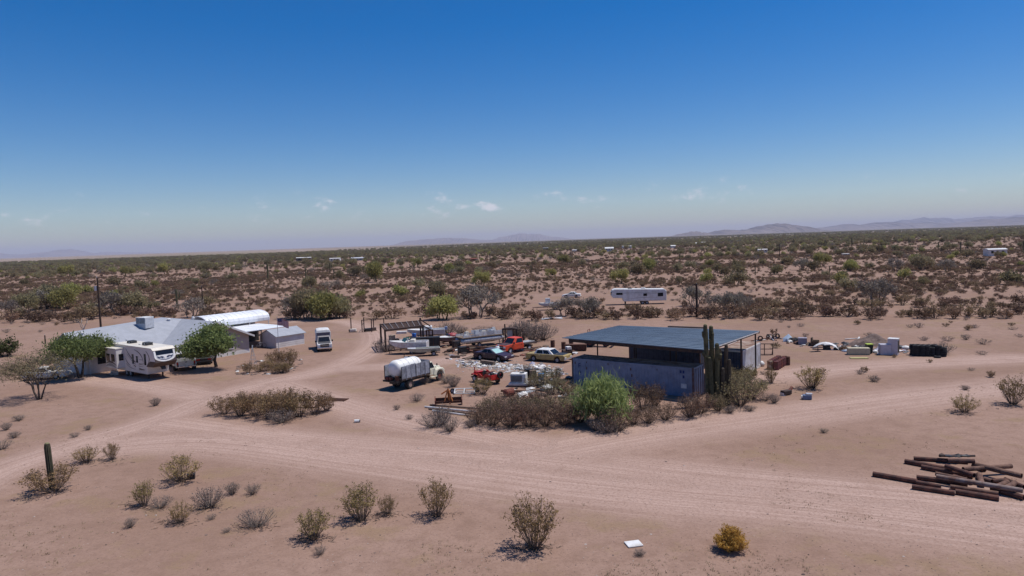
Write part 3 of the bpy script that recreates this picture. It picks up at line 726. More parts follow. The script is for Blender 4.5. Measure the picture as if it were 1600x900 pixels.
stp = thing('step_stool', 'small pale folding step on the dirt beside the camper', 'step', G(179, 586), R(-30))
for s_ in (-.3, .3): MB().box(s_ - .03, s_ + .03, -.25, .25, 0, .45).build('leg_frame', WHITE2, stp)
MB().box(-.36, .36, -.25, .25, .45, .5).build('tread', WHITE2, stp); MB().box(-.36, .36, -.5, -.26, .22, .26).build('tread', WHITE2, stp)

# ---- generic pickup
def pickup(label, loc, rz, m, Lp=5.7, W=1.0, cabl=1.5, hood=None, bed='box', dually=False, roofm=None, rim=None, lights=True, tailm=None, name='pickup_truck', bedm=None, zr=1.86):
    t = thing(name, label, 'truck', loc, rz); xf = Lp / 2; r = .38; ax_f = xf - .9; ax_r = -xf + 1.15
    cf = xf - 1.35; cr = cf - cabl - .45                        # front and rear of the cab
    top = [(xf, .62), (xf - .03, 1.0), (xf - .15, 1.1), (cf, 1.2), (cr, 1.2)]
    MB().prism(arch_profile(cr, xf, .42, top, [(ax_f, .47)]), -W + .02, W - .02).build('body', m, t, bevel=.05)
    MB().prism([(cf + .02, 1.19), (xf - .2, 1.09), (xf - .16, 1.125), (cf + .04, 1.235)], -W + .16, W - .16).build('hood', hood or m, t, bevel=.02)
    greenhouse(t, cr + .02, cf + .05, cr + .08, cf - .55, W - .06, W - .2, 1.19, zr, roofm or m, sides=((.06, .74),) if cabl < 1.8 else ((.05, .40), (.44, .80)))
    for s_ in (-1, 1):
        dd = MB().box(cr + .25, cf - .1, s_ * (W - .015) - .015, s_ * (W - .015) + .015, .55, 1.17).build('door', m, t)
        MB().box(cr + .35, cr + .5, s_ * W - .02, s_ * W + .02, 1.02, 1.06).build('handle', BLACK, dd)
        MB().box(cf - .1, cf + .02, s_ * (W + .1) - .1, s_ * (W + .1) + .1, 1.2, 1.42).build('mirror', BLACK, t)
        if lights:
            MB().box(xf - .05, xf + .02, s_ * (W - .22) - .17, s_ * (W - .22) + .17, .78, .98).build('headlight', LAMP, t)
    MB().box(xf - .03, xf + .025, -W + .41, W - .41, .66, 1.06).build('grille', BLACK, t); MB().box(xf + .02, xf + .035, -W + .41, W - .41, .84, .88).build('grille_bar', CHROME, t)
    MB().box(xf - .05, xf + .14, -W + .02, W - .02, .42, .62).build('front_bumper', CHROME, t, bevel=.03)
    if bed == 'box':
        bm_ = bedm or m
        fl_ = MB().box(-xf, cr - .05, -W + .1, W - .1, .72, .8).build('bed_floor', BLACK, t)
        for s_ in (-1, 1):
            MB().prism(arch_profile(-xf, cr - .04, .45, [(cr - .04, 1.2), (-xf, 1.2)], [(ax_r, .47)]), s_ * (W - .01) - .05, s_ * (W - .01) + .04).build('bed_side', bm_, t, bevel=.02)
            if dually: MB().prism([(ax_r - .6, .62), (ax_r - .45, .95), (ax_r + .45, .95), (ax_r + .6, .62)], s_ * (W + .1) - .12, s_ * (W + .1) + .12).build('fender', bm_, t, bevel=.06)
            MB().box(-xf - .02, -xf + .05, s_ * (W - .1) - .09, s_ * (W - .1) + .1, .8, 1.14).build('tail_light', REDLENS, t)
        tg = MB().box(-xf - .03, -xf + .04, -W + .22, W - .22, .62, 1.2).build('tailgate', tailm or bm_, t, bevel=.015)
        MB().box(-xf - .045, -xf - .02, -.12, .12, 1.03, 1.1).build('handle', BLACK, tg)
        MB().box(cr - .1, cr - .05, -W + .1, W - .1, .8, 1.2).build('bed_front', bm_, t)
        MB().box(-xf - .2, -xf - .02, -W + .05, W - .05, .48, .62).build('rear_bumper', CHROME, t, bevel=.02)
        MB().box(-xf - .215, -xf - .19, -.18, .18, .5, .6).build('licence_plate', WHITE, t)
    elif bed == 'flat':
        MB().box(-xf - .1, cr - .1, -W - .05, W + .05, .88, 1.0).build('flatbed', bedm or WOOD, t)
    MB().box(-xf + .1, xf - .3, -.4, .4, .45, .6).build('chassis', BLACK, t)
    for s_ in (-1, 1):
        wheel(t, ax_f, s_ * (W - .14), r, .24, rim); wheel(t, ax_r, s_ * (W - (.14 if not dually else .02)), r, .24 if not dually else .42, rim)
    return t
DUSTW = mat('dusty_white_truck', (.62, .60, .59), .4, col2=(.50, .46, .42), scale=1.3)
p = G(286, 579); pk = pickup('white crew-cab pickup with tailgate down the drive beside the brown camper cap', p + Vector((-1.2, 2.2, 0)), R(125), DUSTW, 6.2, 1.03, 2.3, dually=True, rim=CHROME)
pk['label'] = 'dusty white crew-cab dually pickup parked nose-in between camper and green tree'
p = G(507, 548)
pk2 = pickup('white pickup carrying a tall white-topped camper shell on the open dirt drive', p + Vector((-.5, 1.6, 0)), R(-72), DUSTW, 5.6, .98, 1.5, hood=mat('dusty_hood', (.10, .095, .095), .4), rim=CHROME, roofm=mat('dusty_cab_roof', (.30, .27, .26), .5))
cs = MB().loft([[(-2.75, -.97, 1.2), (.05, -.97, 1.2), (.05, .97, 1.2), (-2.75, .97, 1.2)], [(-2.75, -1.0, 2.3), (.02, -1.0, 2.3), (.02, 1.0, 2.3), (-2.75, 1.0, 2.3)], [(-2.6, -.85, 2.62), (-.05, -.85, 2.62), (-.05, .85, 2.62), (-2.6, .85, 2.62)], [(-2.4, -.5, 2.72), (-.2, -.5, 2.72), (-.2, .5, 2.72), (-2.4, .5, 2.72)]]).build('camper_shell', WHITE, pk2, bevel=.04)
MB().box(.0, .08, -.88, .88, 1.9, 2.3).build('shell_window', BLUEGLASS, cs)
p = G(803, 551)
op = pickup('orange-red cab pickup with dark hood and loaded flatbed amid the junk', p + Vector((.3, .9, 0)), R(222), ORANGE, 5.3, .95, 1.35, hood=mat('burnt_hood', (.05, .03, .035), .6, col2=(.10, .05, .05)), bed='flat', rim=WHITE2, bedm=DARKSTEEL)
for k in range(6): tag(MB().box(-1.1, 1.1, -.07, .07, 0, .06).build('plank', WHITE2 if k % 2 else WOOD, None), 'weathered plank lying on the flatbed of the orange pickup', 'plank', 'planks on the orange pickup')
pls = [o for o in COL.objects if o.name.startswith('plank')]
for k, o in enumerate(pls):
    o.location = op.location + Matrix.Rotation(R(222), 3, 'Z') @ Vector((-1.6, -.6 + k * .22, 1.0 + (k % 2) * .06)); o.rotation_euler.z = R(222 + (k * 7 % 11) - 5)
tank = thing('propane_bottle', 'round white gas bottle standing in front of the orange pickup', 'gas bottle', G(779, 553))
MB().lathe([(0, .2), (.05, .3), (.2, .42), (.55, .46), (.85, .38), (1.0, .18), (1.03, .1)], n=14).build('bottle', WHITE, tank, smooth=True); MB().lathe([(1.0, .14), (1.14, .14)], n=8).build('collar', LGREY, tank)

# ---- sedans
def sedan(label, loc, rz, m, Ls=4.8, W=.92, roofm=None, belt=.92, roof=1.38, hood=None, b=(-1.25, 1.0), tt=(-.75, .15), fglass=None, boxy=False, rim=None, name='sedan'):
    t = thing(name, label, 'car', loc, rz); x = Ls / 2; r = .33
    if boxy: top = [(x, .55), (x, .82), (x - .1, .9), (b[1], belt), (b[0], belt), (-x + .1, .9), (-x, .8), (-x, .5)]
    else: top = [(x, .5), (x - .06, .66), (x - .35, .78), (b[1], belt), (b[0], belt + .02), (-x + .15, .93), (-x, .82), (-x + .02, .5)]
    MB().prism(arch_profile(-x, x, .28, top, [(-x + 1.05, .41), (x - .95, .41)]), -W, W).build('body', m, t, bevel=.07)
    greenhouse(t, b[0], b[1], tt[0], tt[1], W - .07, W - .24, belt - .01, roof, roofm or m, fglass=fglass, sides=((.12, .47), (.52, .84)))
    if hood: MB().prism([(b[1] + .02, belt - .005), (x - .3, (.885 if boxy else .79)), (x - .3, (.92 if boxy else .83)), (b[1] + .02, belt + .03)], -W + .14, W - .14).build('hood', hood, t)
    for s_ in (-1, 1):
        wheel(t, x - .95, s_ * (W - .1), r, .2, rim); wheel(t, -x + 1.05, s_ * (W - .1), r, .2, rim)
        MB().box(x - .06, x + .02 if boxy else x - .02, s_ * (W - .28) - .2, s_ * (W - .28) + .2, .56, .68).build('headlight', LAMP, t)
        MB().box(-x - .015, -x + .06, s_ * (W - .25) - .2, s_ * (W - .25) + .2, .62, .76).build('tail_light', REDLENS, t)
        MB().box(b[0] + 1.0, b[0] + 1.02, s_ * W - .006, s_ * W + .006, .35, belt - .06).build('door_seam', BLACK, t)
        MB().box(b[0] + .75, b[0] + .92, s_ * W - .02, s_ * W + .025, .78, .82).build('door_handle', CHROME, t)
    MB().box(x - .08, x + .09, -W + .03, W - .03, .32, .5).build('front_bumper', CHROME if boxy else m, t, bevel=.03)
    MB().box(-x - .09, -x + .08, -W + .03, W - .03, .34, .52).build('rear_bumper', CHROME if boxy else m, t, bevel=.03)
    return t
SHADE = mat('foil_sunshade', (.30, .52, .50), .35, col2=(.42, .60, .58))
p = G(771, 564)
sedan('dark plum coupe with pale green windshield sunshade beside the white rubbish heap', p + Vector((0, .8, 0)), R(-38), PURPLE, 4.8, .9, roofm=mat('faded_roof', (.13, .13, .16), .4, col2=(.07, .05, .06)), fglass=SHADE, b=(-1.5, 1.05), tt=(-.8, .1))
p = G(858, 566)
sedan('old mustard sedan with white roof among the bushes beside the carport', p + Vector((0, .9, 0)), R(-32), MUSTARD, 5.1, .95, roofm=WHITE, boxy=True, hood=BLACK, b=(-1.5, 1.1), tt=(-1.15, .45), roof=1.42)
p = G(66, 594)
sedan('pale sedan half hidden behind the bare grey-green tree', p + Vector((0, .8, 0)), R(8), WHITE2, 4.6, .9, b=(-1.4, 1.0))
p = G(313, 569)
sedan('dark hatchback in the shade behind the round green tree', p + Vector((.1, 1.2, 0)), R(110), BLACK, 4.2, .9, roofm=WHITE2, roof=1.6, belt=1.0, b=(-2.0, .9), tt=(-1.8, .2), name='hatchback')
p = G(893, 465)
sedan('small white car far out in the scrub beyond the bare trees', p, R(170), WHITE, 4.4, .88, b=(-1.4, 1.0))

# ---- stake-bed truck with water tank
p = G(647, 606); tk = thing('tank_truck', 'old ivory flatbed truck carrying a white water tank behind grey stake sides', 'truck', p + Matrix.Rotation(R(54), 3, 'Z') @ Vector((1.7, 1.0, 0)), R(54))
STAKE = mat('grey_stake_boards', (.36, .37, .42), .75, col2=(.20, .20, .23), scale=2.5)
STAKE2 = mat('grey_stake_boards_dark', (.27, .28, .33), .8, col2=(.15, .15, .17), scale=3)
TANKM = mat('tank_white', (.84, .83, .80), .4, col2=(.78, .74, .68), scale=.8)
MB().box(-3.5, .55, -1.15, 1.15, 1.0, 1.14).build('deck', DARKSTEEL, tk)
for s_ in (-1, 1):
    for k in range(6):
        x0 = -3.45 + k * .66
        MB().box(x0, x0 + .63, s_ * 1.12 - .025, s_ * 1.12 + .025, 1.15, 2.36 + .03 * ((k * 7) % 3)).build('side_board', STAKE if (k + (s_ > 0)) % 2 else STAKE2, tk)
    for k in range(7):
        x0 = -3.47 + k * .66; MB().box(x0 - .03, x0 + .03, s_ * 1.155 - .02, s_ * 1.155 + .02, 1.0, 2.3).build('stake', BLACK if k % 3 == 0 else STAKE2, tk)
MB().box(.5, .55, -1.1, 1.1, 1.15, 2.42).build('headboard', STAKE2, tk)
tn = MB().lathe([(-3.55, .25), (-3.5, .55), (-3.38, .76), (-3.15, .86), (-.5, .86), (-.25, .76), (-.12, .5), (-.08, .2)], (0, -.02, 2.02), 'x', 24).build('tank', TANKM, tk, smooth=True)
for x in (-2.7, -2.0, -1.3, -.7): MB().lathe([(x - .02, .855), (x - .02, .875), (x + .02, .875), (x + .02, .855)], (0, -.02, 2.02), 'x', 24, closed=True).build('strap', LGREY, tn)
MB().lathe([(0, .2), (.1, .2)], (-1.6, 0, 2.85), n=12).build('hatch', LGREY, tn)
MB().box(-3.9, -3.5, -.95, 1.0, .85, 1.0).build('tail_frame', BLACK, tk)
for y, m_ in ((.55, RUSTRED), (.1, RUSTRED), (-.75, RUST)): MB().box(-3.82, -3.55, y - .17, y + .17, 1.0, 1.3 + (.2 if m_ is RUST else 0)).build('pump_box', m_, tk, bevel=.03)
MB().box(-3.6, 2.7, -.42, .42, .62, .95).build('chassis', BLACK, tk)
MB().prism([(.7, .75), (1.55, .75), (1.6, 1.45), (.7, 1.45)], -.92, .92).build('cab_lower', IVORY, tk, bevel=.08)
greenhouse(tk, .72, 1.62, .8, 1.3, .9, .76, 1.44, 2.12, IVORY, sides=((.15, .8),), bevel=.12)
MB().prism([(1.5, .8), (2.75, .8), (2.85, 1.1), (2.75, 1.42), (2.4, 1.52), (1.5, 1.56)], -.55, .55).build('hood', IVORY, tk, bevel=.12)
for s_ in (-1, 1):
    poly = []
    for k in range(9): t = R(180 - 22.5 * k); poly.append((2.15 + .5 * math.cos(t), .62 + .5 * math.sin(t)))
    poly += [(2.85, .7), (2.85, 1.1), (2.65, 1.28), (2.2, 1.34), (1.6, 1.22), (1.3, .7)]
    MB().prism(poly, s_ * .75 - .27, s_ * .75 + .27).build('fender', IVORY, tk, bevel=.08)
    MB().box(.75, 1.62, s_ * .92 - .18, s_ * .92 + .18, .55, .63).build('running_board', IVORY, tk, bevel=.02)
    wheel(tk, 2.15, s_ * .85, .46, .24, RUSTRED); wheel(tk, -2.2, s_ * .84, .46, .5, DUST)
    MB().lathe([(0, .12), (.05, .11)], (2.84, s_ * .7, 1.0), 'x', 10).build('headlight', LAMP, tk)
    MB().cyl((1.5, s_ * .92, 1.5), (1.55, s_ * 1.15, 1.75), .015).build('mirror_arm', BLACK, tk); MB().box(1.53, 1.57, s_ * 1.15 - .07, s_ * 1.15 + .07, 1.68, 1.9).build('mirror', BLACK, tk)
MB().box(2.8, 2.92, -.95, .95, .6, .75).build('front_bumper', IVORY, tk, bevel=.02)

# ---- red jeep
p = G(762, 601); rj = thing('jeep', 'small open red off-road jeep with spare wheel and no roof', 'jeep', p + Matrix.Rotation(R(131), 3, 'Z') @ Vector((.9, -.62, 0)), R(131))
MB().prism(arch_profile(-1.55, .55, .5, [(.55, 1.0), (.2, .95), (-.1, .78), (-.5, .78), (-.62, .98), (-1.55, .98)], [(-.92, .4)]), .66, .72).build('tub_side', RED, rj)
MB().prism(arch_profile(-1.55, .55, .5, [(.55, 1.0), (.2, .95), (-.1, .78), (-.5, .78), (-.62, .98), (-1.55, .98)], [(-.92, .4)]), -.72, -.66).build('tub_side', RED, rj)
MB().box(-1.53, .5, -.66, .66, .5, .56).build('tub_floor', DARKSTEEL, rj); MB().box(-1.6, -1.54, -.72, .72, .5, 1.0).build('tailgate', RED, rj, bevel=.015)
MB().prism([(.5, .5), (1.5, .5), (1.5, .98), (.5, 1.06)], -.5, .5).build('hood', RED, rj, bevel=.05)
MB().box(.5, .56, -.7, .7, .6, 1.06).build('firewall', RED, rj)
for s_ in (-1, 1):
    MB().prism([(.62, .78), (.75, .84), (1.5, .84), (1.58, .66), (1.54, .64), (1.45, .79), (.78, .79)], s_ * .62 - .14, s_ * .62 + .14).build('fender', RED, rj, bevel=.02)
    wheel(rj, 1.1, s_ * .63, .36, .2, WHITE2); wheel(rj, -.92, s_ * .63, .36, .2, WHITE2)
    MB().lathe([(0, .09), (.03, .08)], (1.5, s_ * .3, .78), 'x', 10).build('headlight', LAMP, rj)
    MB().box(-.55, -.1, s_ * .32 - .2, s_ * .32 + .2, .62, .8).build('seat', BLACK, rj); MB().box(-.62, -.5, s_ * .32 - .2, s_ * .32 + .2, .78, 1.15).build('seat_back', RUSTRED, rj)
wf = MB()
for a, b in (((.5, -.66, 1.08), (1.1, -.66, 1.14)), ((.5, .66, 1.08), (1.1, .66, 1.14)), ((1.1, -.66, 1.14), (1.1, .66, 1.14)), ((.5, -.66, 1.08), (.5, .66, 1.08))): wf.cyl(a, b, .03, n=5)
wf.build('folded_windshield', RED, rj)
MB().lathe([(-.1, .2), (-.1, .33), (-.06, .36), (.06, .36), (.1, .33), (.1, .2)], (-1.72, -.35, .92), 'x', 16, closed=True).build('spare_wheel', RUBBER, rj)
MB().cyl((1.35, .45, .9), (1.35, .45, 1.5), .05).build('jack_post', RED, rj); MB().lathe([(0, .25), (.02, .24)], (-.05, .32, 1.05), 'x', 12).build('steering_wheel', BLACK, rj)
MB().box(1.5, 1.6, -.75, .75, .42, .54).build('front_bumper', BLACK, rj); MB().box(-1.4, 1.4, -.35, .35, .38, .5).build('chassis', BLACK, rj)
for k, (x, y, m_) in enumerate(((-.9, .2, WHITE2), (-1.2, -.25, GREY), (-1.0, -.05, CREAM), (-1.3, .35, BLACK))):
    o = MB().prism([(x - .22, .57), (x + .2, .57), (x + .15, .98 + .08 * k), (x - .14, 1.02 + .05 * k)], y - .2, y + .18).build('cargo_bundle', m_, None, bevel=.04)
    o.location = rj.location; o.rotation_euler.z = rj.rotation_euler.z
    tag(o, 'lumpy bundle of scrap loaded in the back of the red jeep', 'scrap', 'scrap in the red jeep')

# ---- boats
def boat(label, loc, rz, Lb, B, H, hullm, deckm, z0, deck=.45, name='boat', flat=False, stripe=None):
    t = thing(name, label, 'boat', loc, rz); n = 12; rings = []; inn = []
    for i in range(n + 1):
        q = i / n; x = -Lb / 2 + Lb * q
        hb = B / 2 * (1 - max(0, (q - .5) / .5) ** 2.2 * (.96 if not flat else .55)); kz = z0 + H * .75 * max(0, (q - .6) / .4) ** 2.2
        gz = z0 + H * (1 + .12 * max(0, (q - .5) * 2) ** 2); cz = z0 + H * (.28 if not flat else .12) + (kz - z0) * .7; dr_ = 0 if not flat else .0
        rings.append([(x, -hb, gz), (x, -hb * .86, cz), (x, 0, kz - dr_), (x, hb * .86, cz), (x, hb, gz)])
        inn.append([(x, -hb + .05, gz), (x, -hb * .8 + .03, cz + .12), (x, 0, max(kz, cz) + .1), (x, hb * .8 - .03, cz + .12), (x, hb - .05, gz)])
    mb = MB()
    rr = [a + b[::-1] for a, b in zip(rings, inn)]
    mb.loft(rr); mb.build('hull', hullm, t, smooth=False)
    if deck:
        mb = MB(); ds = [r for r in rings if r[0][0] >= Lb / 2 - Lb * deck]
        mb.loft([[(r[0][0], r[0][1] + .01, r[0][2] + .02), (r[0][0], 0, r[0][2] + .1), (r[4][0], r[4][1] - .01, r[4][2] + .02), (r[0][0], 0, r[0][2] - .03)] for r in ds]); mb.build('foredeck', deckm, t)
    MB().box(-Lb / 2 - .04, -Lb / 2 + .05, -B / 2 + .04, B / 2 - .04, z0 + .1, z0 + H).build('transom', hullm, t)
    mb = MB()
    for s_ in (0, 4): mb.tube([(r[s_][0], r[s_][1], r[s_][2] + .02) for r in rings], .035, 5)
    mb.build('gunwale', stripe or deckm, t)
    for x in (-Lb * .3, -Lb * .05): MB().box(x - .14, x + .14, -B * .38, B * .38, z0 + H * .5, z0 + H * .62).build('bench', deckm, t)
    return t
def trailer(label, loc, rz, Lt, Wt, z, m=DARKSTEEL, r=.3, wx=-.6, rim=None):
    t = thing('boat_trailer', label, 'trailer', loc, rz)
    for s_ in (-1, 1):
        MB().cyl((-Lt / 2, s_ * Wt / 2, z), (Lt * .3, s_ * Wt / 2, z), .05, n=6).build('frame_rail', m, t)
        MB().cyl((Lt * .3, s_ * Wt / 2, z), (Lt / 2 + .6, 0, z), .05, n=6).build('tongue_rail', m, t)
        wheel(t, wx, s_ * (Wt / 2 + .14), r, .18, rim)
        MB().prism([(wx - .38, r + .18), (wx - .3, r * 2 + .08), (wx + .3, r * 2 + .08), (wx + .38, r + .18), (wx + .3, r * 2 + .04), (wx - .3, r * 2 + .04)], s_ * (Wt / 2 + .14) - .12, s_ * (Wt / 2 + .14) + .12).build('mudguard', m, t)
    for x in (-Lt * .4, wx, Lt * .25): MB().cyl((x, -Wt / 2 - .1, z), (x, Wt / 2 + .1, z), .045, n=6).build('cross_bar', m, t)
    MB().cyl((Lt / 2 + .45, 0, 0), (Lt / 2 + .45, 0, z), .04).build('jockey_stand', m, t)
    return t
def outboard(t, x, z, m):
    o = MB().prism([(x - .35, z), (x + .05, z), (x + .08, z + .42), (x - .1, z + .55), (x - .4, z + .45)], -.18, .18).build('outboard_motor', m, t, bevel=.05)
    MB().box(x - .22, x - .08, -.06, .06, z - .7, z).build('motor_leg', BLACK, o)
# white runabout, bow to the left
c0 = G(637, 553) + Vector((.1, .4, 0)); rz_ = R(176)
trailer('dark boat trailer with white-rimmed wheels under the white runabout', c0, rz_, 4.2, 1.3, .45, rim=WHITE, r=.34)
rb = boat('white runabout boat with windscreen on a trailer under the timber rack', c0, rz_, 4.9, 1.95, .95, mat('runabout_hull', (.70, .67, .66), .35, col2=(.56, .49, .46)), WHITE, .58, .52, stripe=WHITE)
for s_ in (-1, 1): pane(rb, 'windscreen', [(.25, s_ * .8, 1.56), (.85, s_ * .05, 1.62), (.6, s_ * .05, 2.05), (.0, s_ * .76, 2.0)], mat('green_glass', (.10, .22, .18), .1), .015)
MB().box(-.1, .0, .7, .82, 1.5, 2.05).build('screen_frame', WHITE, rb); MB().box(-.9, -.3, -.5, .5, 1.1, 1.85).build('seat', CREAM, rb, bevel=.08)
swoosh([(-2.3 + i * .4, 1.18 - .002 * i) for i in range(9)], .05, mat('stripe_blue', (.05, .07, .2)), rb, -.93)
c1 = G(661, 556) + Vector((.1, .1, 0)); rz2 = R(190)
trailer('low dark trailer under the olive flat-bottomed boat', c1, rz2, 4.0, 1.1, .4, r=.3, wx=-1.2)
boat('olive aluminium jon boat on a trailer in front of the white runabout', c1, rz2, 4.0, 1.3, .5, mat('olive_alu', (.42, .40, .30), .5, col2=(.33, .30, .22)), LGREY, .46, .25, name='jon_boat', flat=True)
# blue barrel, standing behind the runabout
bb = thing('plastic_drum', 'tall blue plastic drum standing behind the white runabout', 'drum', G(645, 540) + Vector((.0, 1.6, 0)))
MB().lathe([(0, .27), (.03, .3), (.3, .3), (.32, .285), (.36, .285), (.38, .3), (.62, .3), (.64, .285), (.68, .285), (.7, .3), (.9, .3), (.95, .26)], (0, 0, .55), n=16).build('drum_body', BLUE, bb, smooth=False); MB().lathe([(0, .05), (.04, .05)], (.12, .1, 1.5), n=8).build('bung', BLACK, bb); MB().box(-.4, .4, -.4, .4, 0, .55).build('crate_base', WOOD, bb)
# boat behind the rack
c2 = G(665, 532) + Vector((0, 1, 0)); trailer('dark trailer under the pale boat behind the timber rack', c2, R(185), 4.6, 1.4, .5)
b3 = boat('pale grey boat with outboard motor behind the timber rack', c2, R(185), 5.4, 2.0, .9, LGREY, WHITE, .58, .5); outboard(b3, -2.75, 1.3, mat('motor_blue', (.25, .30, .42), .5)); MB().box(-.9, .3, -.7, .7, 1.3, 2.0).build('console', WHITE, b3, bevel=.1)
# small red and white speedboat
c3 = G(702, 542) + Vector((0, 1.2, 0)); trailer('rusty red trailer under the small red and white speedboat', c3, R(215), 4.0, 1.3, .45, m=RUSTRED)
b4 = boat('small speedboat with red engine cover and white deck', c3, R(215), 4.2, 1.8, .7, mat('brown_hull', (.22, .13, .11), .4), WHITE, .55, .55, name='speedboat')
MB().lathe([(0, .72), (.25, .7), (.45, .5), (.52, .2)], (-.4, 0, 1.2), n=14).build('red_cowl', mat('faded_red', (.36, .06, .06), .5), b4, smooth=True); MB().box(.2, .26, -.5, .5, 1.3, 1.62).build('windscreen', BLUEGLASS, b4)
# pontoon boat
c4 = G(750, 543) + Vector((0, 1.6, 0)); pr = R(30)
trailer('black trailer under the silver pontoon boat', c4, pr, 5.0, 1.5, .6, m=BLACK)
pb = thing('pontoon_boat', 'silver twin-tube pontoon boat with white seats and clutter on deck', 'boat', c4, pr)
for s_ in (-1, 1): MB().lathe([(-3.3, .08), (-3.2, .28), (-2.9, .36), (2.4, .36), (2.9, .25), (3.3, .06)], (0, s_ * .85, 1.0), 'x', 14).build('pontoon', SILVER, pb, smooth=True)
MB().box(-3.2, 2.9, -1.2, 1.2, 1.34, 1.44).build('deck', WOOD, pb)
for s_ in (-1, 1):
    for k in range(5): MB().box(-3.1 + k * 1.18, -1.98 + k * 1.18, s_ * 1.17 - .015, s_ * 1.17 + .015, 1.5, 2.05 if k in (2, 3, 4) else 1.75).build('rail_panel', SILVER if k % 2 else WHITE2, pb)
for (x, y, a, b, h_, m_) in ((1.7, -.4, 1.0, .6, .75, WHITE), (.6, .3, .8, .7, .6, CREAM), (-.7, -.3, .7, .5, .85, WHITE2), (-1.9, .3, .6, .6, .7, CREAM), (-2.5, -.5, .5, .4, .4, WHITE), (2.3, .5, .6, .5, .9, WHITE)):
    MB().loft([[(x - a / 2, y - b / 2, 1.44), (x + a / 2, y - b / 2, 1.44), (x + a / 2, y + b / 2, 1.44), (x - a / 2, y + b / 2, 1.44)], [(x - a / 2.4, y - b / 2.4, 1.44 + h_), (x + a / 2.6, y - b / 2.4, 1.44 + h_), (x + a / 2.6, y + b / 2.4, 1.44 + h_ * .8), (x - a / 2.4, y + b / 2.4, 1.44 + h_ * .8)]]).build('seat', m_, pb, bevel=.06)
# boat far back in the scrub
c5 = G(862, 484); trailer('long trailer under the small console boat far in the scrub', c5, R(184), 6.5, 1.6, .6)
b5 = boat('small pale console boat on a trailer far in the scrub', c5, R(184), 5.2, 1.9, .7, LGREY, WHITE2, .65, .4); MB().box(.3, 1.2, -.4, .4, 1.2, 2.35).build('console', WHITE, b5)

# ---- fifth-wheel trailer in the scrub
fr = thing('fifth_wheel_trailer', 'long white fifth-wheel trailer standing alone in the scrub', 'camper', G(998, 475), R(-4 + 180))
P2 = [(-5.6, .7), (3.2, .7), (3.5, 1.4), (5.4, 1.5), (5.75, 2.0), (5.5, 3.1), (5.0, 3.35), (-5.2, 3.1), (-5.6, 2.7)]
MB().prism(P2, -1.2, 1.2).build('body', WHITE, fr, bevel=.12)
for x0, x1, z0, z1 in ((3.4, 4.7, 2.1, 2.55), (-1.6, -.85, 1.75, 2.3), (-4.9, -3.8, 1.6, 2.35)): MB().box(x0, x1, 1.18, 1.225, z0, z1).build('window', GLASS, fr)
MB().box(5.45, 5.78, -.9, .9, 2.0, 2.7).build('front_window', GLASS, fr)
for a in (((-5.3, 2.7), (0, 2.2), (5.2, 2.9)), ((-5.3, 2.4), (0, 1.9), (5.2, 2.6)), ((-4, 1.4), (0, 1.6), (3.0, 1.1))): swoosh(bez(*a), .035, SWG, fr, 1.205)
for x in (-1.6, -.7):
    for s_ in (-1, 1): wheel(fr, x, s_ * 1.05, .37, .22)
for x in (-1.0, 1.8): MB().box(x - .4, x + .4, -.35, .35, 3.12, 3.45).build('air_conditioner', WHITE2 if x < 0 else BLACK, fr, bevel=.05)
for s_ in (-.8, .8): MB().box(2.7, 2.85, s_ - .06, s_ + .06, 0, .75).build('landing_leg', DARKSTEEL, fr)

# ================================================================== YARD STRUCTURES
def post(par, x, y, z, r=.09, m=RUST, name='post'): return MB().box(x - r, x + r, y - r, y + r, 0, z).build(name, m, par)
def bar(par, a, b, r, m, name, n=6): return MB().cyl(a, b, r, n=n).build(name, m, par)
DK = mat('dark_oily_timber', (.045, .027, .022), .9, col2=(.09, .05, .038), scale=3)
rk = thing('timber_rack', 'tall dark timber shade rack with slatted ladder roof over the boats', 'rack', (0, 0, 0))
nl, nr, flp, frp = G(603, 550), G(662, 542), G(596, 541), G(658, 534)
for p, z in ((nl, 3.0), (nr, 3.0), (flp, 3.15), (frp, 3.45)): post(rk, p.x, p.y, z, .11, DK)
up = lambda p, z: Vector((p.x, p.y, z))
beam(up(nl, 2.95), up(nr, 2.95), .12, .26, 'beam', DK, rk); beam(up(flp, 3.12), up(frp, 3.12), .12, .22, 'beam', DK, rk)
beam(up(nl, 2.99), up(flp, 3.09), .1, .16, 'beam', DK, rk); beam(up(nr, 2.99), up(frp, 3.09), .1, .16, 'beam', DK, rk)
for k in range(7):
    t = (k + .5) / 7; beam(up(nl.lerp(nr, t), 3.0), up(flp.lerp(frp, t), 3.17), .07, .05, 'slat', mat('grey_slat', (.24, .21, .21), .8), rk)
for k in range(6):
    t = (k + .5) / 6; a, b = nl.lerp(flp, t), nr.lerp(frp, t); beam(up(a, 2.93 + .1 * t), up(b, 2.93 + .1 * t), .42, .06, 'deck_board', DK, rk)
e_ = (nr - nl).normalized()
q1 = nr + e_ * 1.4; beam(up(nr, 3.0), up(q1, 2.2), .12, .18, 'lean_rafter', DK, rk); beam(up(frp, 3.3), up(frp + e_ * 1.6, 2.2), .12, .18, 'lean_rafter', DK, rk)
for t in (.35, .75, 1.3): p = nr + e_ * t + Vector((.1, .5, 0)); post(rk, p.x, p.y, 2.15, .09, RUST)
p0, p1 = nr + e_ * .3 + Vector((0, .5, 0)), nr + e_ * 1.5 + Vector((0, .5, 0)); beam(up(p0, 2.2), up(p1, 2.2), .1, .18, 'beam', RUST, rk)
bx_ = thing('dark_bin', 'steel bin under the right end of the timber rack, blackened to stand in for shade', 'bin', G(668, 546), R(6)); MB().box(-2.3, 1.7, .6, 1.9, .15, 1.5).build('bin_body', BLACK, bx_, bevel=.02)  # bin made tall and black to stand in for the shade behind the runabout
for x in (-1.9, 1.3): MB().box(x, x + .15, .7, 1.8, 0, .16).build('skid', WOOD, bx_)
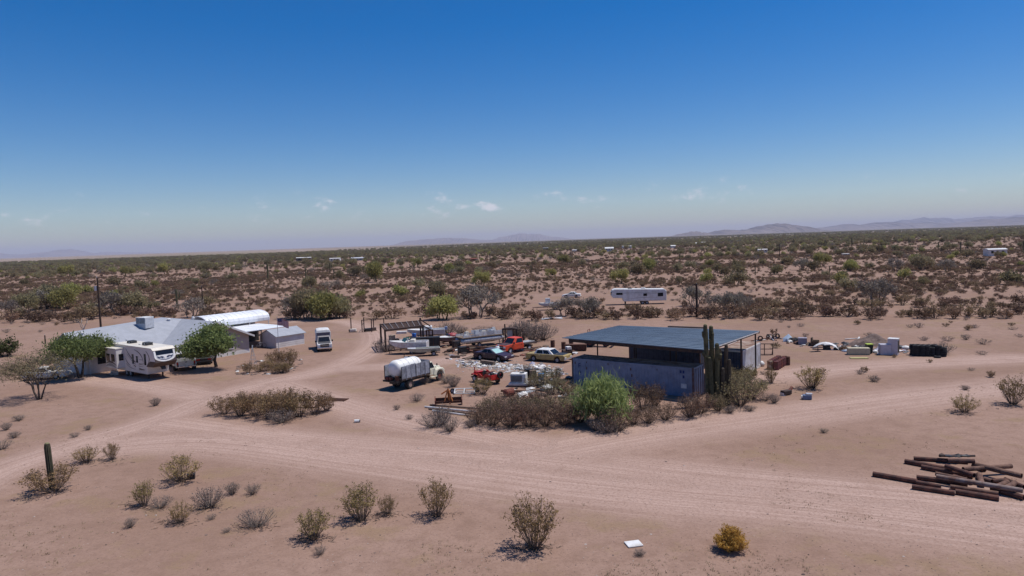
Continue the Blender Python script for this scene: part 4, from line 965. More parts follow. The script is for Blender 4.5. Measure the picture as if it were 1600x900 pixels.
for k in range(6): MB().box(-2.25 + k * .76, -2.18 + k * .76, .57, .62, .15, 1.5).build('rib', RUST, bx_)
hk = thing('bent_pipe_hook', 'bent dark pipe standing in the dirt beside the timber rack', 'pipe', G(589, 550)); MB().tube([(.1, 0, 0), (-.05, 0, .5), (-.2, 0, .95), (-.1, 0, 1.2), (.1, 0, 1.15)], .05, 6).build('bent_pipe', DARKSTEEL, hk)
# odds and ends stored under the rack
def junkbox(label, cat, px, py, sx, sy, sz, m, rz=0, z=0, name='crate', off=(0, 0)):
    p = G(px, py) + Vector((off[0], off[1], z)); t = thing(name, label, cat, p, R(rz))
    MB().box(-sx / 2, sx / 2, -sy / 2, sy / 2, 0, sz).build('shell', m, t, bevel=min(sx, sy, sz) * .08)
    MB().box(-sx / 2 - .02, sx / 2 + .02, -sy / 2 - .02, sy / 2 + .02, sz * .9, sz * .96).build('rim_band', m, t)
    return t
junkbox('pale tan chest stored under the left end of the timber rack', 'chest', 613, 540, .9, .6, 1.5, mat('pale_tan', (.45, .36, .28), .8), 10)
junkbox('black generator box under the timber rack', 'box', 620, 540, .6, .6, 1.0, BLACK, 25)
lb = thing('lumber_stack', 'low stack of pale boards on the dirt behind the rack', 'lumber', G(640, 531), R(5))
for k in range(7): MB().box(-2.4 + .1 * (k % 3), 2.3, -.5 + (k % 4) * .25, -.28 + (k % 4) * .25, .02 + (k // 4) * .06, .075 + (k // 4) * .06).build('board', WOOD if k % 2 else WHITE2, lb)
lb2 = junkbox('low white flat box lying behind the timber rack', 'box', 628, 521, 1.6, .8, .35, WHITE2, 3)
ax = thing('rusty_axle_pile', 'small heap of rusty axles behind the white runabout', 'scrap', G(652, 542) + Vector((0, 1.2, 0)))
for k in range(5): bar(ax, (-1 + .2 * k, -.3 + .15 * k, .12 + .06 * k), (1.0 - .1 * k, .3 - .2 * k, .15 + .1 * k), .07, RUSTRED, 'axle')

# small post frames farther left
pf = thing('post_frame', 'open frame of thin dark posts left of the timber rack', 'frame', (0, 0, 0))
pts_ = [(549, 519, 22), (566, 519, 19), (569, 515, 19), (581, 519, 21), (584, 514, 16), (600, 511, 14)]
tops = []
for x, y, hpx in pts_:
    p = G(x, y); hgt = hpx * p.y / F * 1.02; post(pf, p.x, p.y, hgt, .07, DK); tops.append(up(p, hgt - .08))
for a, b in ((1, 3), (2, 4), (4, 5)): bar(pf, tops[a], tops[b], .05, DK, 'crossbar')
bar(pf, tops[1] - Vector((0, 0, .8)), tops[2] - Vector((0, 0, .8)), .05, DK, 'crossbar')
for k, (x, y, m_) in enumerate(((552, 519, CREAM), (575, 518, BLACK), (583, 517, DARKSTEEL))):
    t = thing('engine_block', ['pale engine block on the dirt under the thin post frame', 'black engine with pulleys under the thin post frame', 'dark gearbox casting at the end of the thin post frame'][k], 'engine', G(x, y), R(30 * k))
    MB().box(-.5, .5, -.3, .3, .1, .55).build('block', m_, t, bevel=.06); MB().cyl((-.7, 0, .3), (-.5, 0, .3), .2, n=10).build('pulley', DARKSTEEL, t); MB().box(-.6, .6, -.35, .35, 0, .1).build('skid', WOOD, t)

# rusty booth frame with grey panel
fb = thing('steel_booth_frame', 'dark rusty steel booth frame with a grey sheet standing inside', 'frame', G(797, 537) + Vector((0, .6, 0)), R(-4))
for x in (-.95, .95):
    for y in (-.4, .4): post(fb, x, y, 1.95, .08, DARKSTEEL)
MB().prism([(-1.05, 1.9), (1.05, 1.9), (1.05, 2.02), (.5, 2.12), (-.5, 2.12), (-1.05, 2.02)], -.5, .5).build('top', DARKSTEEL, fb)
post(fb, -.65, .0, 2.65, .09, DARKSTEEL, 'stack_pipe'); MB().box(-.35, .35, .1, .16, .2, 1.85).build('grey_sheet', LGREY, fb); MB().box(.42, .55, -.3, -.2, 0, 1.9).build('inner_strut', DARKSTEEL, fb)
MB().box(-.95, .95, -.42, .42, .3, .38).build('floor', DARKSTEEL, fb)

# drums standing behind the mustard sedan and row of drums beside the white container
DRUMR = MB().lathe([(0, .28), (.28, .285), (.3, .3), (.32, .285), (.58, .285), (.6, .3), (.62, .285), (.87, .285), (.89, .27), (.86, .26)], n=14)
def drum(label, p, m, group=None, dz=0, tilt=0):
    t = thing('steel_drum', label, 'drum', p + Vector((0, 0, dz)), random.uniform(0, 6), group)
    o = DRUMR.build('drum_body', m, t); MB().lathe([(0, .04), (.03, .04)], (.14, .08, .87), n=8).build('bung', DARKSTEEL, t)
    if tilt: t.rotation_euler.x = tilt
    return t
DR1 = mat('drum_maroon', (.16, .045, .045), .8, col2=(.10, .045, .035), scale=3); DR2 = mat('drum_pale', (.40, .33, .24), .8, col2=(.17, .08, .05), scale=3, lo=.35, hi=.55)
dl = Vector((27.0, 70.6, 0)); base = G(1203, 577)
for k in range(6):
    for r_ in range(2):
        p = base + E2 * (k * .66) + E1 * (r_ * .64)
        if k == 0 and r_ == 0: drum('pale streaked drum at the near end of the rusty drum row', p, DR2)
        else: drum('maroon rusty steel drum in the double row beside the white container', p, DR1 if (k + r_) % 3 else RUSTRED, 'drums beside the white container')
p = G(1227, 571)
drum('single dark drum standing apart at the right of the drum row', p + Vector((.3, .2, 0)), RUST)
for k, (x, y) in enumerate(((864, 543), (881, 546), (893, 543))):
    drum(['rusty drum standing alone on the dirt behind the mustard sedan', 'rusty drum close behind the scrap motor by the mustard sedan', 'rusty drum half hidden at the left end of the carport roof'][k], G(x, y) + Vector((0, .4, 0)), RUST)
rb_ = thing('rusty_scrap_bin', 'long rusty steel trough behind the mustard sedan', 'trough', G(897, 549) + Vector((.3, .4, 0)), R(-8)); MB().box(-1.3, 1.3, -.4, .4, .1, .85).build('trough', RUST, rb_, bevel=.05)
for x in (-1, 1): MB().box(x - .1, x + .1, -.45, .45, 0, .12).build('skid', DARKSTEEL, rb_)
mo = thing('scrap_motor', 'greasy scrap motor with white housing behind the mustard sedan', 'motor', G(886, 555), R(20)); MB().cyl((-.6, 0, .45), (.6, 0, .5), .3, n=10).build('casing', DARKSTEEL, mo); MB().box(-.1, .5, -.3, .3, .7, 1.05).build('housing', WHITE2, mo, bevel=.05); MB().box(-.7, .7, -.35, .35, 0, .2).build('frame', DARKSTEEL, mo)
# orange machine under the carport
tr0 = thing('orange_tractor', 'orange tractor parked in the shade under the steel carport', 'tractor', G(938, 560) + Vector((.8, 9.0, 0)), R(-20))
MB().box(-.2, 1.6, -.35, .35, .8, 1.45).build('hood', RED, tr0, bevel=.06); MB().box(-1.3, -.3, -.6, .6, .9, 1.1).build('seat_deck', RUSTRED, tr0); MB().box(-1.0, -.6, -.25, .25, 1.1, 1.6).build('seat', BLACK, tr0)
for s_ in (-1, 1): wheel(tr0, -.85, s_ * .7, .65, .35, RUSTRED); wheel(tr0, 1.2, s_ * .55, .36, .2, RUSTRED)
MB().box(2.0, 2.15, -.9, .9, .3, .9).build('loader_bucket', RED, tr0)
for s_ in (-.5, .5): bar(tr0, (-.2, s_, 1.3), (2.0, s_, .6), .05, RUSTRED, 'loader_arm')
for s_ in (-.55, .55): bar(tr0, (-1.1, s_, 1.1), (-1.1, s_, 2.2), .04, RUSTRED, 'roll_bar')
bar(tr0, (-1.1, -.55, 2.2), (-1.1, .55, 2.2), .04, RUSTRED, 'roll_bar')
cl = [((975, 556), 7.2, .7, 1.7, DARKSTEEL, 'dark steel locker added deep under the carport to darken the gap'), ((1045, 566), 6.2, .8, 1.4, RUST, 'rusty cabinet added deep under the carport to darken the gap'), ((1062, 568), 7.0, .5, 1.9, WOOD, 'wooden shelf unit added deep under the carport to darken the gap')]
for (pp, dy, sx, sz, m_, lab) in cl: junkbox(lab, 'cabinet', pp[0], pp[1], sx, .6, sz, m_, -36, name='cabinet', off=(dy * .59, dy * .81))  # invented cabinets, added to fill and darken the gap under the roof
# white sacks, scrap frames by the white container
for k, (x, y) in enumerate(((1177, 577), (1182, 574), (1189, 572))):
    o = MB().lathe([(0, .22), (.12, .33), (.32, .34), (.48, .2), (.55, .08)], n=9).build('white_sack', WHITE2, None, smooth=True, loc=G(x, y)); o.rotation_euler = (random.uniform(-.15, .15), random.uniform(-.15, .15), k)
    tag(o, 'lumpy white sack slumped against the white container', 'sack', 'white sacks by the container')
sf = thing('pipe_frame', 'square dark pipe frame standing behind the drums', 'frame', G(1197, 556) + Vector((0, .5, 0)), R(-12))
for x in (-.9, 0, .9): bar(sf, (x, 0, 0), (x, 0, 1.3), .05, DARKSTEEL, 'upright')
for z in (.1, .7, 1.3): bar(sf, (-.9, 0, z), (.9, 0, z), .05, DARKSTEEL, 'rail')
for y in (.6,):
    for x in (-.9, .9): bar(sf, (x, 0, .7), (x, y, .0), .04, DARKSTEEL, 'brace')
for k, (x, y, s_) in enumerate(((1188, 533, 1.2), (1200, 530, .8), (1208, 531, 1.0), (1215, 529, .7))):
    t = thing('scrap_heap_item', ['rusty wheel and axle lying behind the white container', 'bent white channel lying behind the white container', 'grey steel angle scrap behind the white container', 'dark scrap casting near the back of the white container'][k], 'scrap', G(x, y), R(40 * k))
    MB().lathe([(-.08, .2), (-.08, .34), (.08, .34), (.08, .2)], (0, 0, .36), 'y', 12, closed=True).build('scrap_wheel', DARKSTEEL, t)
    bar(t, (-s_, .1, .05), (s_, .2, .35), .06, (RUST, WHITE2, LGREY, DARKSTEEL)[k], 'bar'); bar(t, (-s_ * .8, -.3, .06), (s_ * .7, .5, .1), .05, (WHITE2, RUST, DARKSTEEL, LGREY)[k], 'bar')

# ================================================================== YARD SCRAP IN FRONT OF THE CARPORT
cu = thing('swamp_cooler', 'white evaporative cooler cabinet with dark grille standing on a pallet', 'cooler', G(811, 603), R(-12))
MB().box(-.75, .75, -.45, .6, .35, 1.25).build('cabinet', WHITE2, cu, bevel=.03); MB().box(-.68, .4, -.475, -.44, .5, 1.08).build('grille', BLACK, cu)
for k in range(5): MB().box(-.68, .4, -.49, -.46, .55 + k * .11, .59 + k * .11).build('louvre', GREY, cu)
MB().lathe([(0, .24), (.05, .24)], (.3, .1, 1.25), n=14).build('fan_ring', BLACK, cu); MB().box(-.9, .9, -.65, .7, .18, .35).build('base_tray', LGREY, cu)
for y in (-.6, 0, .55): MB().box(-.95, .95, y, y + .12, 0, .18).build('skid', WOOD, cu)
wf_ = thing('tube_trailer', 'overturned white tubular trailer frame with two small wheels', 'frame', G(726, 615), R(-8))
for a, b in (((-.9, -.4, .12), (1.0, -.4, .12)), ((-.9, .45, .12), (1.0, .45, .12)), ((-.9, -.4, .12), (-.9, .45, .12)), ((1.0, -.4, .12), (1.0, .45, .12)), ((-.9, 0, .45), (1.0, 0, .5)), ((-.9, -.4, .12), (-.9, 0, .45)), ((1.0, -.4, .12), (1.0, 0, .5)), ((-.9, .45, .12), (-.9, 0, .45)), ((0, -.4, .12), (0, 0, .48)), ((0, .45, .12), (0, 0, .48))): bar(wf_, a, b, .05, WHITE, 'frame_tube')
wheel(wf_, -1.15, .1, .24, .16); wheel(wf_, 1.15, .1, .26, .14, z=.34)
bbd = thing('box_blade', 'rusty box blade with an orange three-point hitch', 'farm implement', G(701, 633), R(6))
MB().box(-1.15, 1.15, .25, .33, .1, .62).build('back_blade', RUST, bbd)
for s_ in (-1.15, 1.15): MB().prism([(-.25, .05), (.35, .05), (.35, .62), (.2, .8), (-.25, .5)], s_ - .04, s_ + .04, axis='x').build('end_plate', RUSTRED, bbd)
MB().box(-1.15, 1.15, -.2, -.12, .3, .42).build('tool_bar', RUST, bbd)
OR2 = mat('implement_orange', (.52, .19, .05), .6, col2=(.34, .11, .04))
for a, b in (((-.35, -.15, .35), (0, 0, 1.45)), ((.35, -.15, .35), (0, 0, 1.45)), ((0, .3, .4), (0, 0, 1.4)), ((-.6, 0, 1.0), (.0, 0, 1.35)), ((.12, -.15, .1), (.12, 0, 1.3))): bar(bbd, a, b, .07, OR2, 'hitch_bar')
for k, (a, b) in enumerate((((664, 637), (745, 645)), ((670, 640), (742, 649)), ((676, 643), (735, 651)), ((672, 634), (750, 640)))):
    A, B = G(*a), G(*b); o = MB().cyl(A + Vector((0, 0, .09)), B + Vector((0, 0, .09)), .075, .06, 8).build('pole', (WHITE2, WOOD, WHITE2, WOOD)[k], None)
    tag(o, 'long weathered pole lying on the dirt beside the box blade', 'pole', 'poles beside the box blade')
o = thing('rusty_canister', 'rusty brown canister lying among the bushes', 'canister', G(796, 619), R(40)); MB().lathe([(-.55, .25), (-.45, .36), (.4, .36), (.5, .25)], (0, 0, .36), 'x', 12).build('can_body', RUSTRED, o); MB().lathe([(.5, .1), (.6, .1)], (0, 0, .36), 'x', 8).build('can_neck', DARKSTEEL, o)
A, B = G(783, 612), G(826, 613); tag(MB().cyl(A + Vector((0, 0, .1)), B + Vector((0, 0, .1)), .1, n=6).build('rusty_beam', RUST, None), 'straight rusty beam lying in front of the pallet cooler', 'beam')
A, B = G(704, 559), G(719, 559); lg = thing('wood_block', 'short weathered timber baulk lying alone on the dirt', 'timber', (A + B) / 2, R(-8)); MB().box(-.6, .6, -.2, .2, 0, .28).build('baulk', WOOD, lg, bevel=.03); MB().box(-.45, -.38, -.21, .21, .27, .3).build('band', RUST, lg)
A, B = G(750, 568), G(774, 571); lg2 = thing('wood_trough', 'long plank trough beside the plum coupe', 'trough', (A + B) / 2, math.atan2((B - A).y, (B - A).x)); MB().box(-1.0, 1.0, -.18, .18, 0, .42).build('trough', WOOD, lg2, bevel=.02); MB().box(-1.0, 1.0, -.1, .1, .42, .44).build('soil', DUST, lg2)
bl = thing('lidded_bin', 'blue bin among the shrubs behind the pallet cooler', 'bin', G(846, 594)); MB().lathe([(0, .24), (.6, .3), (.64, .32)], n=12).build('bin_body', mat('sky_blue', (.10, .28, .55), .5), bl); MB().lathe([(.64, .33), (.7, .28)], n=12).build('lid', mat('sky_blue', (.10, .28, .55)), bl)
for k, (x, y) in enumerate(((833, 592), (826, 590))): junkbox(['dark board box beside the blue bin', 'tall black crate behind the pallet cooler'][k], 'crate', x, y, .6, .5, .9, BLACK if k else WOOD, 15)
for k, (x, y, m_) in enumerate(((1043, 606, LGREY), (1012, 614, WOOD), (985, 618, WOOD))):
    o = thing('leaning_panel', ['pale sheet leaning against the foot of the blue-grey container', 'brown board lying below the blue-grey container', 'weathered board lying beside the bright green shrub'][k], 'board', G(x, y), R(-36)); M_ = Matrix.Rotation(R(-62 if k == 0 else 0), 4, 'X')
    MB().box(-.95, .95, 0, .95, 0.0, .04, M=Matrix.Rotation(R(62), 4, 'X') if k == 0 else Matrix.Translation((0, 0, .02))).build('sheet', m_, o)
    MB().box(-.9, .9, .1, .2, .04, .08, M=Matrix.Rotation(R(62), 4, 'X') if k == 0 else Matrix.Translation((0, 0, .02))).build('batten', WOOD, o)

# ---- rubbish: bigger pieces one by one, small bits as one mass
RUBM = [mat('rubbish_white', (.62, .60, .57), .7, col2=(.36, .32, .28), scale=7), WHITE2, mat('rubbish_cream', (.52, .45, .36), .8, col2=(.32, .26, .21)), LGREY, mat('rubbish_grey', (.20, .19, .19), .8), BLACK, mat('rubbish_tan', (.40, .31, .24), .8), WHITE, mat('rubbish_lilac', (.38, .36, .46), .6)]
def lump(rnd, s):
    bm_ = bmesh.new(); bmesh.ops.create_icosphere(bm_, subdivisions=1, radius=s)
    sc = (rnd.uniform(.7, 1.5), rnd.uniform(.6, 1.2), rnd.uniform(.35, .8))
    for v in bm_.verts: v.co = Vector((v.co.x * sc[0], v.co.y * sc[1], max(-.1 * s, v.co.z * sc[2]))) * rnd.uniform(.72, 1.25)
    vs = [v.co.copy() for v in bm_.verts]; fs = [tuple(v.index for v in f.verts) for f in bm_.faces]; bm_.free(); return vs, fs
rr = random.Random(5)
RUBPROTO = []
for k in range(10): vs, fs = lump(rr, 1); RUBPROTO.append((vs, fs))
def rubbish(cx0, cx1, cy0, cy1, n, label, group, smin=.14, smax=.34, arc=0, wts=None):
    for k in range(n):
        t = rr.random(); x = cx0 + (cx1 - cx0) * t; y = cy0 + (cy1 - cy0) * t + rr.gauss(0, arc); s = rr.uniform(smin, smax)
        vs, fs = RUBPROTO[rr.randrange(10)]; o = MB().add([v * s for v in vs], fs).build('rubbish_piece', rr.choices(RUBM, wts or [5, 3, 3, 2, 4, 4, 4, 2, 2])[0], None, fix=False, loc=G(x, y), rz=rr.uniform(0, 6)); o.location.z = .08 * s
        tag(o, label, 'rubbish', group)
rubbish(722, 802, 567, 575, 105, 'crumpled pale rubbish in the heap in front of the plum coupe', 'rubbish in front of the plum coupe', .1, .3, 3.2)
rubbish(802, 866, 576, 583, 100, 'pale rubbish strewn between red jeep and mustard sedan', 'rubbish by the mustard sedan', .1, .32, 3.4)
rubbish(826, 890, 571, 583, 34, 'scrap heaped against the mustard sedan and container corner', 'scrap by the container corner', .15, .42, 3, [3, 3, 2, 2, 4, 5, 4, 2, 2])
rubbish(830, 905, 596, 616, 66, 'dusty scrap lying among the shrubs left of the container', 'scrap among the shrubs', .15, .5, 4, [1, 1, 1, 1, 4, 4, 6, 1, 1])
rubbish(960, 1090, 604, 622, 26, 'broken boards and scrap below the blue-grey container', 'scrap below the container', .12, .35, 4, [1, 1, 1, 1, 3, 2, 8, 1, 0])
for k in range(130):
    x = rr.uniform(690, 900); y = rr.choice([rr.uniform(541, 562), rr.uniform(541, 562), rr.uniform(590, 622)])
    if y > 580: x = rr.uniform(800, 900)
    vs, fs = RUBPROTO[k % 10]; sc_ = rr.uniform(.12, .5); o = MB().add([Vector((v.x * 1.3, v.y, max(v.z, -.1) + .08)) * sc_ for v in vs], fs).build('scrap_piece', rr.choices([BLACK, RUST, RUSTRED, DARKSTEEL, WOOD, WHITE2, GREY], [4, 4, 2, 4, 3, 2, 2])[0], None, fix=False, loc=G(x, y), rz=rr.uniform(0, 6)); tag(o, 'dark rusty scrap lying loose among the parked vehicles', 'scrap', 'loose scrap among the vehicles')
mb = MB()
for k in range(1000):
    x = rr.uniform(712, 880); t = (x - 712) / 168; p = G(x, 566 + 16 * t + rr.gauss(0, 4.5)); vs, fs = RUBPROTO[rr.randrange(10)]; s = rr.uniform(.04, .17); mb.add([v * s + p for v in vs], fs, rr.randrange(4))
tag(mb.build('litter', [RUBM[0], RUBM[3], RUBM[4], RUBM[6]], None, fix=False), 'small bits of litter scattered round the rubbish heaps', kind='stuff')

# ---- junk row on the right, with tyres and refrigerators
JR = [('light blue sheet draped over scrap at the far end of the junk row', 1232, 533, 'tarp', mat('pale_blue', (.42, .50, .60), .5)), ('crumpled black plastic sheet in the junk row', 1243, 534, 'plastic', BLACK)]
for lab, x, y, cat, m_ in JR:
    t = thing('tarp_bundle', lab, cat, G(x, y), rr.uniform(0, 3)); vs, fs = RUBPROTO[3 if m_ is BLACK else 5]; MB().add([Vector((v.x * .9, v.y * .6, v.z * 1.0 + .1)) for v in vs], fs).build('sheet', m_, t); MB().box(-.7, .6, -.2, .2, .02, .12).build('scrap_under', DARKSTEEL, t)
junkbox('square grey appliance box in the junk row', 'box', 1254, 538, 1.0, .8, .85, mat('mauve_grey', (.30, .27, .32), .7), -20)
ch = thing('armchair', 'worn brown armchair facing sideways in the junk row', 'chair', G(1274, 540), R(60))
CHB = mat('brown_fabric', (.10, .065, .04), .9); MB().box(-.4, .4, -.4, .4, .12, .45).build('seat', CHB, ch, bevel=.05); MB().box(-.42, .42, .3, .5, .12, 1.0).build('backrest', CHB, ch, bevel=.06)
for s_ in (-.45, .45): MB().box(s_ - .09, s_ + .09, -.4, .45, .12, .65).build('armrest', CHB, ch, bevel=.05); MB().box(s_ - .04, s_ + .04, -.35, -.28, 0, .13).build('leg', WOOD, ch); MB().box(s_ - .04, s_ + .04, .3, .38, 0, .13).build('leg', WOOD, ch)
fs_ = thing('curved_fender', 'long curved white sheet-metal panel propped in the junk row', 'panel', G(1290, 546), R(-25))
rings = []
for i in range(9):
    t = i / 8; x = -1.4 + 2.8 * t; z = .1 + .65 * math.sin(math.pi * t) ** .8; rings.append([(x, -.4, z), (x, .4, z + .1), (x, .4, z + .06), (x, -.4, z - .05)])
MB().loft(rings).build('panel', WHITE2, fs_); MB().box(-.3, .5, -.1, .2, 0, .5).build('prop', BLACK, fs_)
tb = thing('tilted_table', 'small dark table on one leg in front of the curved white panel', 'table', G(1278, 549), R(10)); MB().box(-.8, .5, -.3, .3, .45, .52).build('top', DARKSTEEL, tb); MB().cyl((0, 0, .02), (0, 0, .46), .05).build('leg', DARKSTEEL, tb); MB().lathe([(0, .3), (.04, .28)], n=10).build('foot', DARKSTEEL, tb)
RB_ = [('black rubbish bag beside the curved white panel', 1308, 546, .5, BLACK), ('large black rubbish bag in the junk row', 1318, 543, .55, BLACK), ('silver-blue sack behind the tan cabinet', 1322, 549, .45, mat('pale_blue', (.42, .5, .6))), ('dark bag heaped behind the tan cabinet', 1337, 545, .65, BLACK), ('black bag on top of the heap behind the tan cabinet', 1346, 543, .6, BLACK), ('white bin bag beside the short refrigerator', 1367, 550, .32, WHITE), ('cream bag beside the short refrigerator', 1374, 546, .4, CREAM), ('dark bundle behind the tall refrigerator', 1407, 544, .6, BLACK), ('orange-brown cushion behind the tall refrigerator', 1409, 548, .35, mat('rust_orange', (.35, .13, .03), .8)), ('white sack between refrigerators and tyres', 1415, 545, .5, WHITE2), ('small white bag in front of the short refrigerator', 1373, 553, .2, WHITE), ('white crumpled bag in front of the black bags', 1300, 547, .22, WHITE)]
for k, (lab, x, y, s, m_) in enumerate(RB_):
    vs, fs = RUBPROTO[k % 10]; o = MB().add([Vector((v.x, v.y, max(v.z, -.1) + .1)) * s for v in vs], fs).build('rubbish_bag', m_, None, loc=G(x, y), rz=k, smooth=True); tag(o, lab, 'bag')
tn_ = thing('tan_cabinet', 'long cream cabinet lying on its side with a dark open end', 'cabinet', G(1343, 554), R(-14)); MB().box(-1.25, 1.0, -.4, .4, 0, .78).build('shell', mat('cabinet_cream', (.50, .44, .30), .6, col2=(.42, .36, .25)), tn_, bevel=.03); MB().box(.98, 1.04, -.34, .34, .08, .7).build('open_end', BLACK, tn_)
MB().box(-1.1, .9, -.43, -.39, .1, .12).build('edge_strip', WOOD, tn_)
o = thing('yellow_board', 'flat yellowish board lying in front of the cream cabinet', 'board', G(1342, 560), R(-10)); MB().box(-.9, .9, -.35, .35, .03, .08).build('board', mat('dull_yellow', (.42, .37, .16), .8), o); MB().box(-.5, -.4, -.36, .36, 0, .04).build('batten', WOOD, o)
wb = thing('wheelie_bin', 'dark green wheeled bin with yellow-green lid in the junk row', 'bin', G(1358, 552), R(-10)); MB().loft([[(-.26, -.3, .05), (.26, -.3, .05), (.26, .3, .05), (-.26, .3, .05)], [(-.32, -.38, 1.0), (.32, -.38, 1.0), (.32, .38, 1.0), (-.32, .38, 1.0)]]).build('bin_body', mat('bin_green', (.012, .03, .028), .5), wb); MB().box(-.35, .35, -.42, .42, 1.0, 1.1).build('lid', mat('lime_lid', (.42, .50, .05), .5), wb, bevel=.03)
for s_ in (-.25, .25): MB().lathe([(-.04, .1), (.04, .1)], (s_, .36, .1), 'x', 10).build('wheel', BLACK, wb)
FRI = mat('fridge_lilac_white', (.52, .49, .54), .5, col2=(.45, .42, .45))
f1 = thing('short_refrigerator', 'short pale refrigerator standing beside the tall one', 'refrigerator', G(1383, 554), R(-12)); MB().box(-.6, .5, -.4, .4, 0, 1.2).build('body', FRI, f1, bevel=.03); MB().box(-.58, .48, -.44, -.4, .06, 1.16).build('door', FRI, f1, bevel=.015)
f2 = thing('tall_refrigerator', 'tall pale refrigerator with a dark open side standing in the junk row', 'refrigerator', G(1396, 554), R(-40)); MB().box(-.5, .5, -.5, .4, 0, 1.78).build('body', FRI, f2, bevel=.03); MB().box(.49, .53, -.42, .32, .3, 1.62).build('dark_side', BLACK, f2); MB().box(-.52, .54, -.52, .42, 1.78, 1.84).build('top', WHITE, f2)
# mound of soil behind
md = bmesh.new(); bmesh.ops.create_grid(md, x_segments=22, y_segments=14, size=1)
for v in md.verts:
    q = max(0, 1 - (v.co.x ** 2 + v.co.y ** 2)); z = q ** .9 * (1 + .35 * math.sin(v.co.x * 5 + 1) * math.cos(v.co.y * 4)) * 1.05 + (rr.uniform(-.05, .05) if q > .05 else 0); v.co = Vector((v.co.x * 3.0, v.co.y * 1.4, z - .03))
me = bpy.data.meshes.new('soil_mound'); md.to_mesh(me); md.free(); me.materials.append(mat('mound_soil', (.20, .14, .115), .95, col2=(.13, .09, .075), scale=3, bump=.4)); o = bpy.data.objects.new('soil_mound', me); COL.objects.link(o); o.location = G(1370, 541) + Vector((0, 1.2, 0)); tag(o, 'low mound of dark soil behind the refrigerators', 'mound')
for x, y, rz in ((1331, 530, 10), (1342, 529, 60)):
    t = thing('loose_board', 'pale board lying at the foot of the soil mound', 'board', G(x, y), R(rz), 'boards by the soil mound'); MB().box(-1.0, 1.0, -.1, .1, .05, .1).build('board', WHITE2, t); MB().box(-.6, -.5, -.14, .14, 0, .05).build('batten', WOOD, t)
TY = MB().lathe([(-.1, .2), (-.1, .30), (-.07, .34), (.07, .34), (.1, .30), (.1, .2)], n=16, closed=True).mesh('tyre', RUBBER)
def tyre(p, rx=0, rz=0, lab='black tyre in the big tyre stack at the end of the junk row', grp='tyres at the end of the junk row'):
    o = bpy.data.objects.new('tyre', TY); COL.objects.link(o); o.location = p; o.rotation_euler = (rx, 0, rz); tag(o, lab, 'tyre', grp); return o
t0, t1 = G(1432, 556), G(1474, 557)
for c_ in range(6):
    n_ = 6 if c_ < 5 else 5
    for r_ in range(2):
        p = t0.lerp(t1, c_ / 5) + Vector((rr.uniform(-.05, .05), r_ * .7, 0))
        for k in range(n_ if r_ else n_ - (c_ == 3)): tyre(p + Vector((rr.uniform(-.05, .05), rr.uniform(-.05, .05), .1 + k * .195)), rr.uniform(-.04, .04))
tyre(G(1463, 558.5) + Vector((0, -.2, .1)), 0, 0, 'single tyre lying flat in front of the tyre stack', None)

for k, (x, y) in enumerate([(rr.uniform(1228, 1418), 0) for _ in range(95)]):
    yb = 535 + (x - 1228) / 190 * 16 + rr.gauss(0, 2.2); vs, fs = RUBPROTO[k % 10]; sc_ = rr.uniform(.15, .5); o = MB().add([Vector((v.x, v.y, max(v.z, -.1) + .08)) * sc_ for v in vs], fs).build('junk_piece', rr.choices([BLACK, WHITE2, RUBM[4], RUBM[8], RUST, SILVER, WOOD], [5, 3, 3, 2, 2, 1, 2])[0], None, fix=False, loc=G(x, yb), rz=rr.uniform(0, 6)); tag(o, 'shapeless scrap lying along the junk row', 'scrap', 'scrap along the junk row')
for k, (x, y, n_, lab) in enumerate(((745, 551, 9, 'tangle of rusty farm machinery behind the plum coupe'), (762, 549, 7, 'low heap of rusted bars between coupe and orange pickup'), (836, 551, 7, 'rusted scrap iron between orange pickup and mustard sedan'), (705, 549, 5, 'rusty red bars lying under the speedboat trailer'), (1000, 616, 8, 'heap of dark rusty scrap in front of the blue-grey container'), (880, 612, 9, 'heap of dusty planks and pipes at the left foot of the container'))):
    t = thing('scrap_iron_heap', lab, 'scrap', G(x, y), R(20 * k))
    for j in range(n_):
        a = rr.uniform(-.5, .5); l = rr.uniform(.7, 1.5); z = .06 + .09 * j; c_ = Vector((rr.gauss(0, .35), rr.gauss(0, .25), z)); d = Vector((math.cos(a), math.sin(a), rr.uniform(-.12, .16))) * l; bar(t, c_ - d, c_ + d, rr.uniform(.04, .09), (RUST, RUSTRED, DARKSTEEL, WOOD)[(j + k) % 4], 'bar')
    MB().box(-.5, .5, -.3, .3, 0, .35).build('casting', (RUST, DARKSTEEL)[k % 2], t, bevel=.08)
st_ = thing('jack_stand', 'tall black trailer jack stand in front of the pontoon boat', 'stand', G(716, 556)); MB().cyl((0, 0, 0), (0, 0, 1.7), .07).build('tube', BLACK, st_); MB().box(-.3, .3, -.2, .2, 0, .08).build('foot', BLACK, st_); MB().box(-.25, .35, -.08, .08, 1.55, 1.75).build('head', BLACK, st_)
junkbox('black battery crate under the bow of the pontoon boat', 'crate', 725, 551, 1.3, .8, .8, BLACK, 30, name='battery_crate'); junkbox('dark tool chest between pontoon boat and speedboat', 'chest', 713, 545, 1.0, .7, 1.1, DARKSTEEL, 30, name='tool_chest')
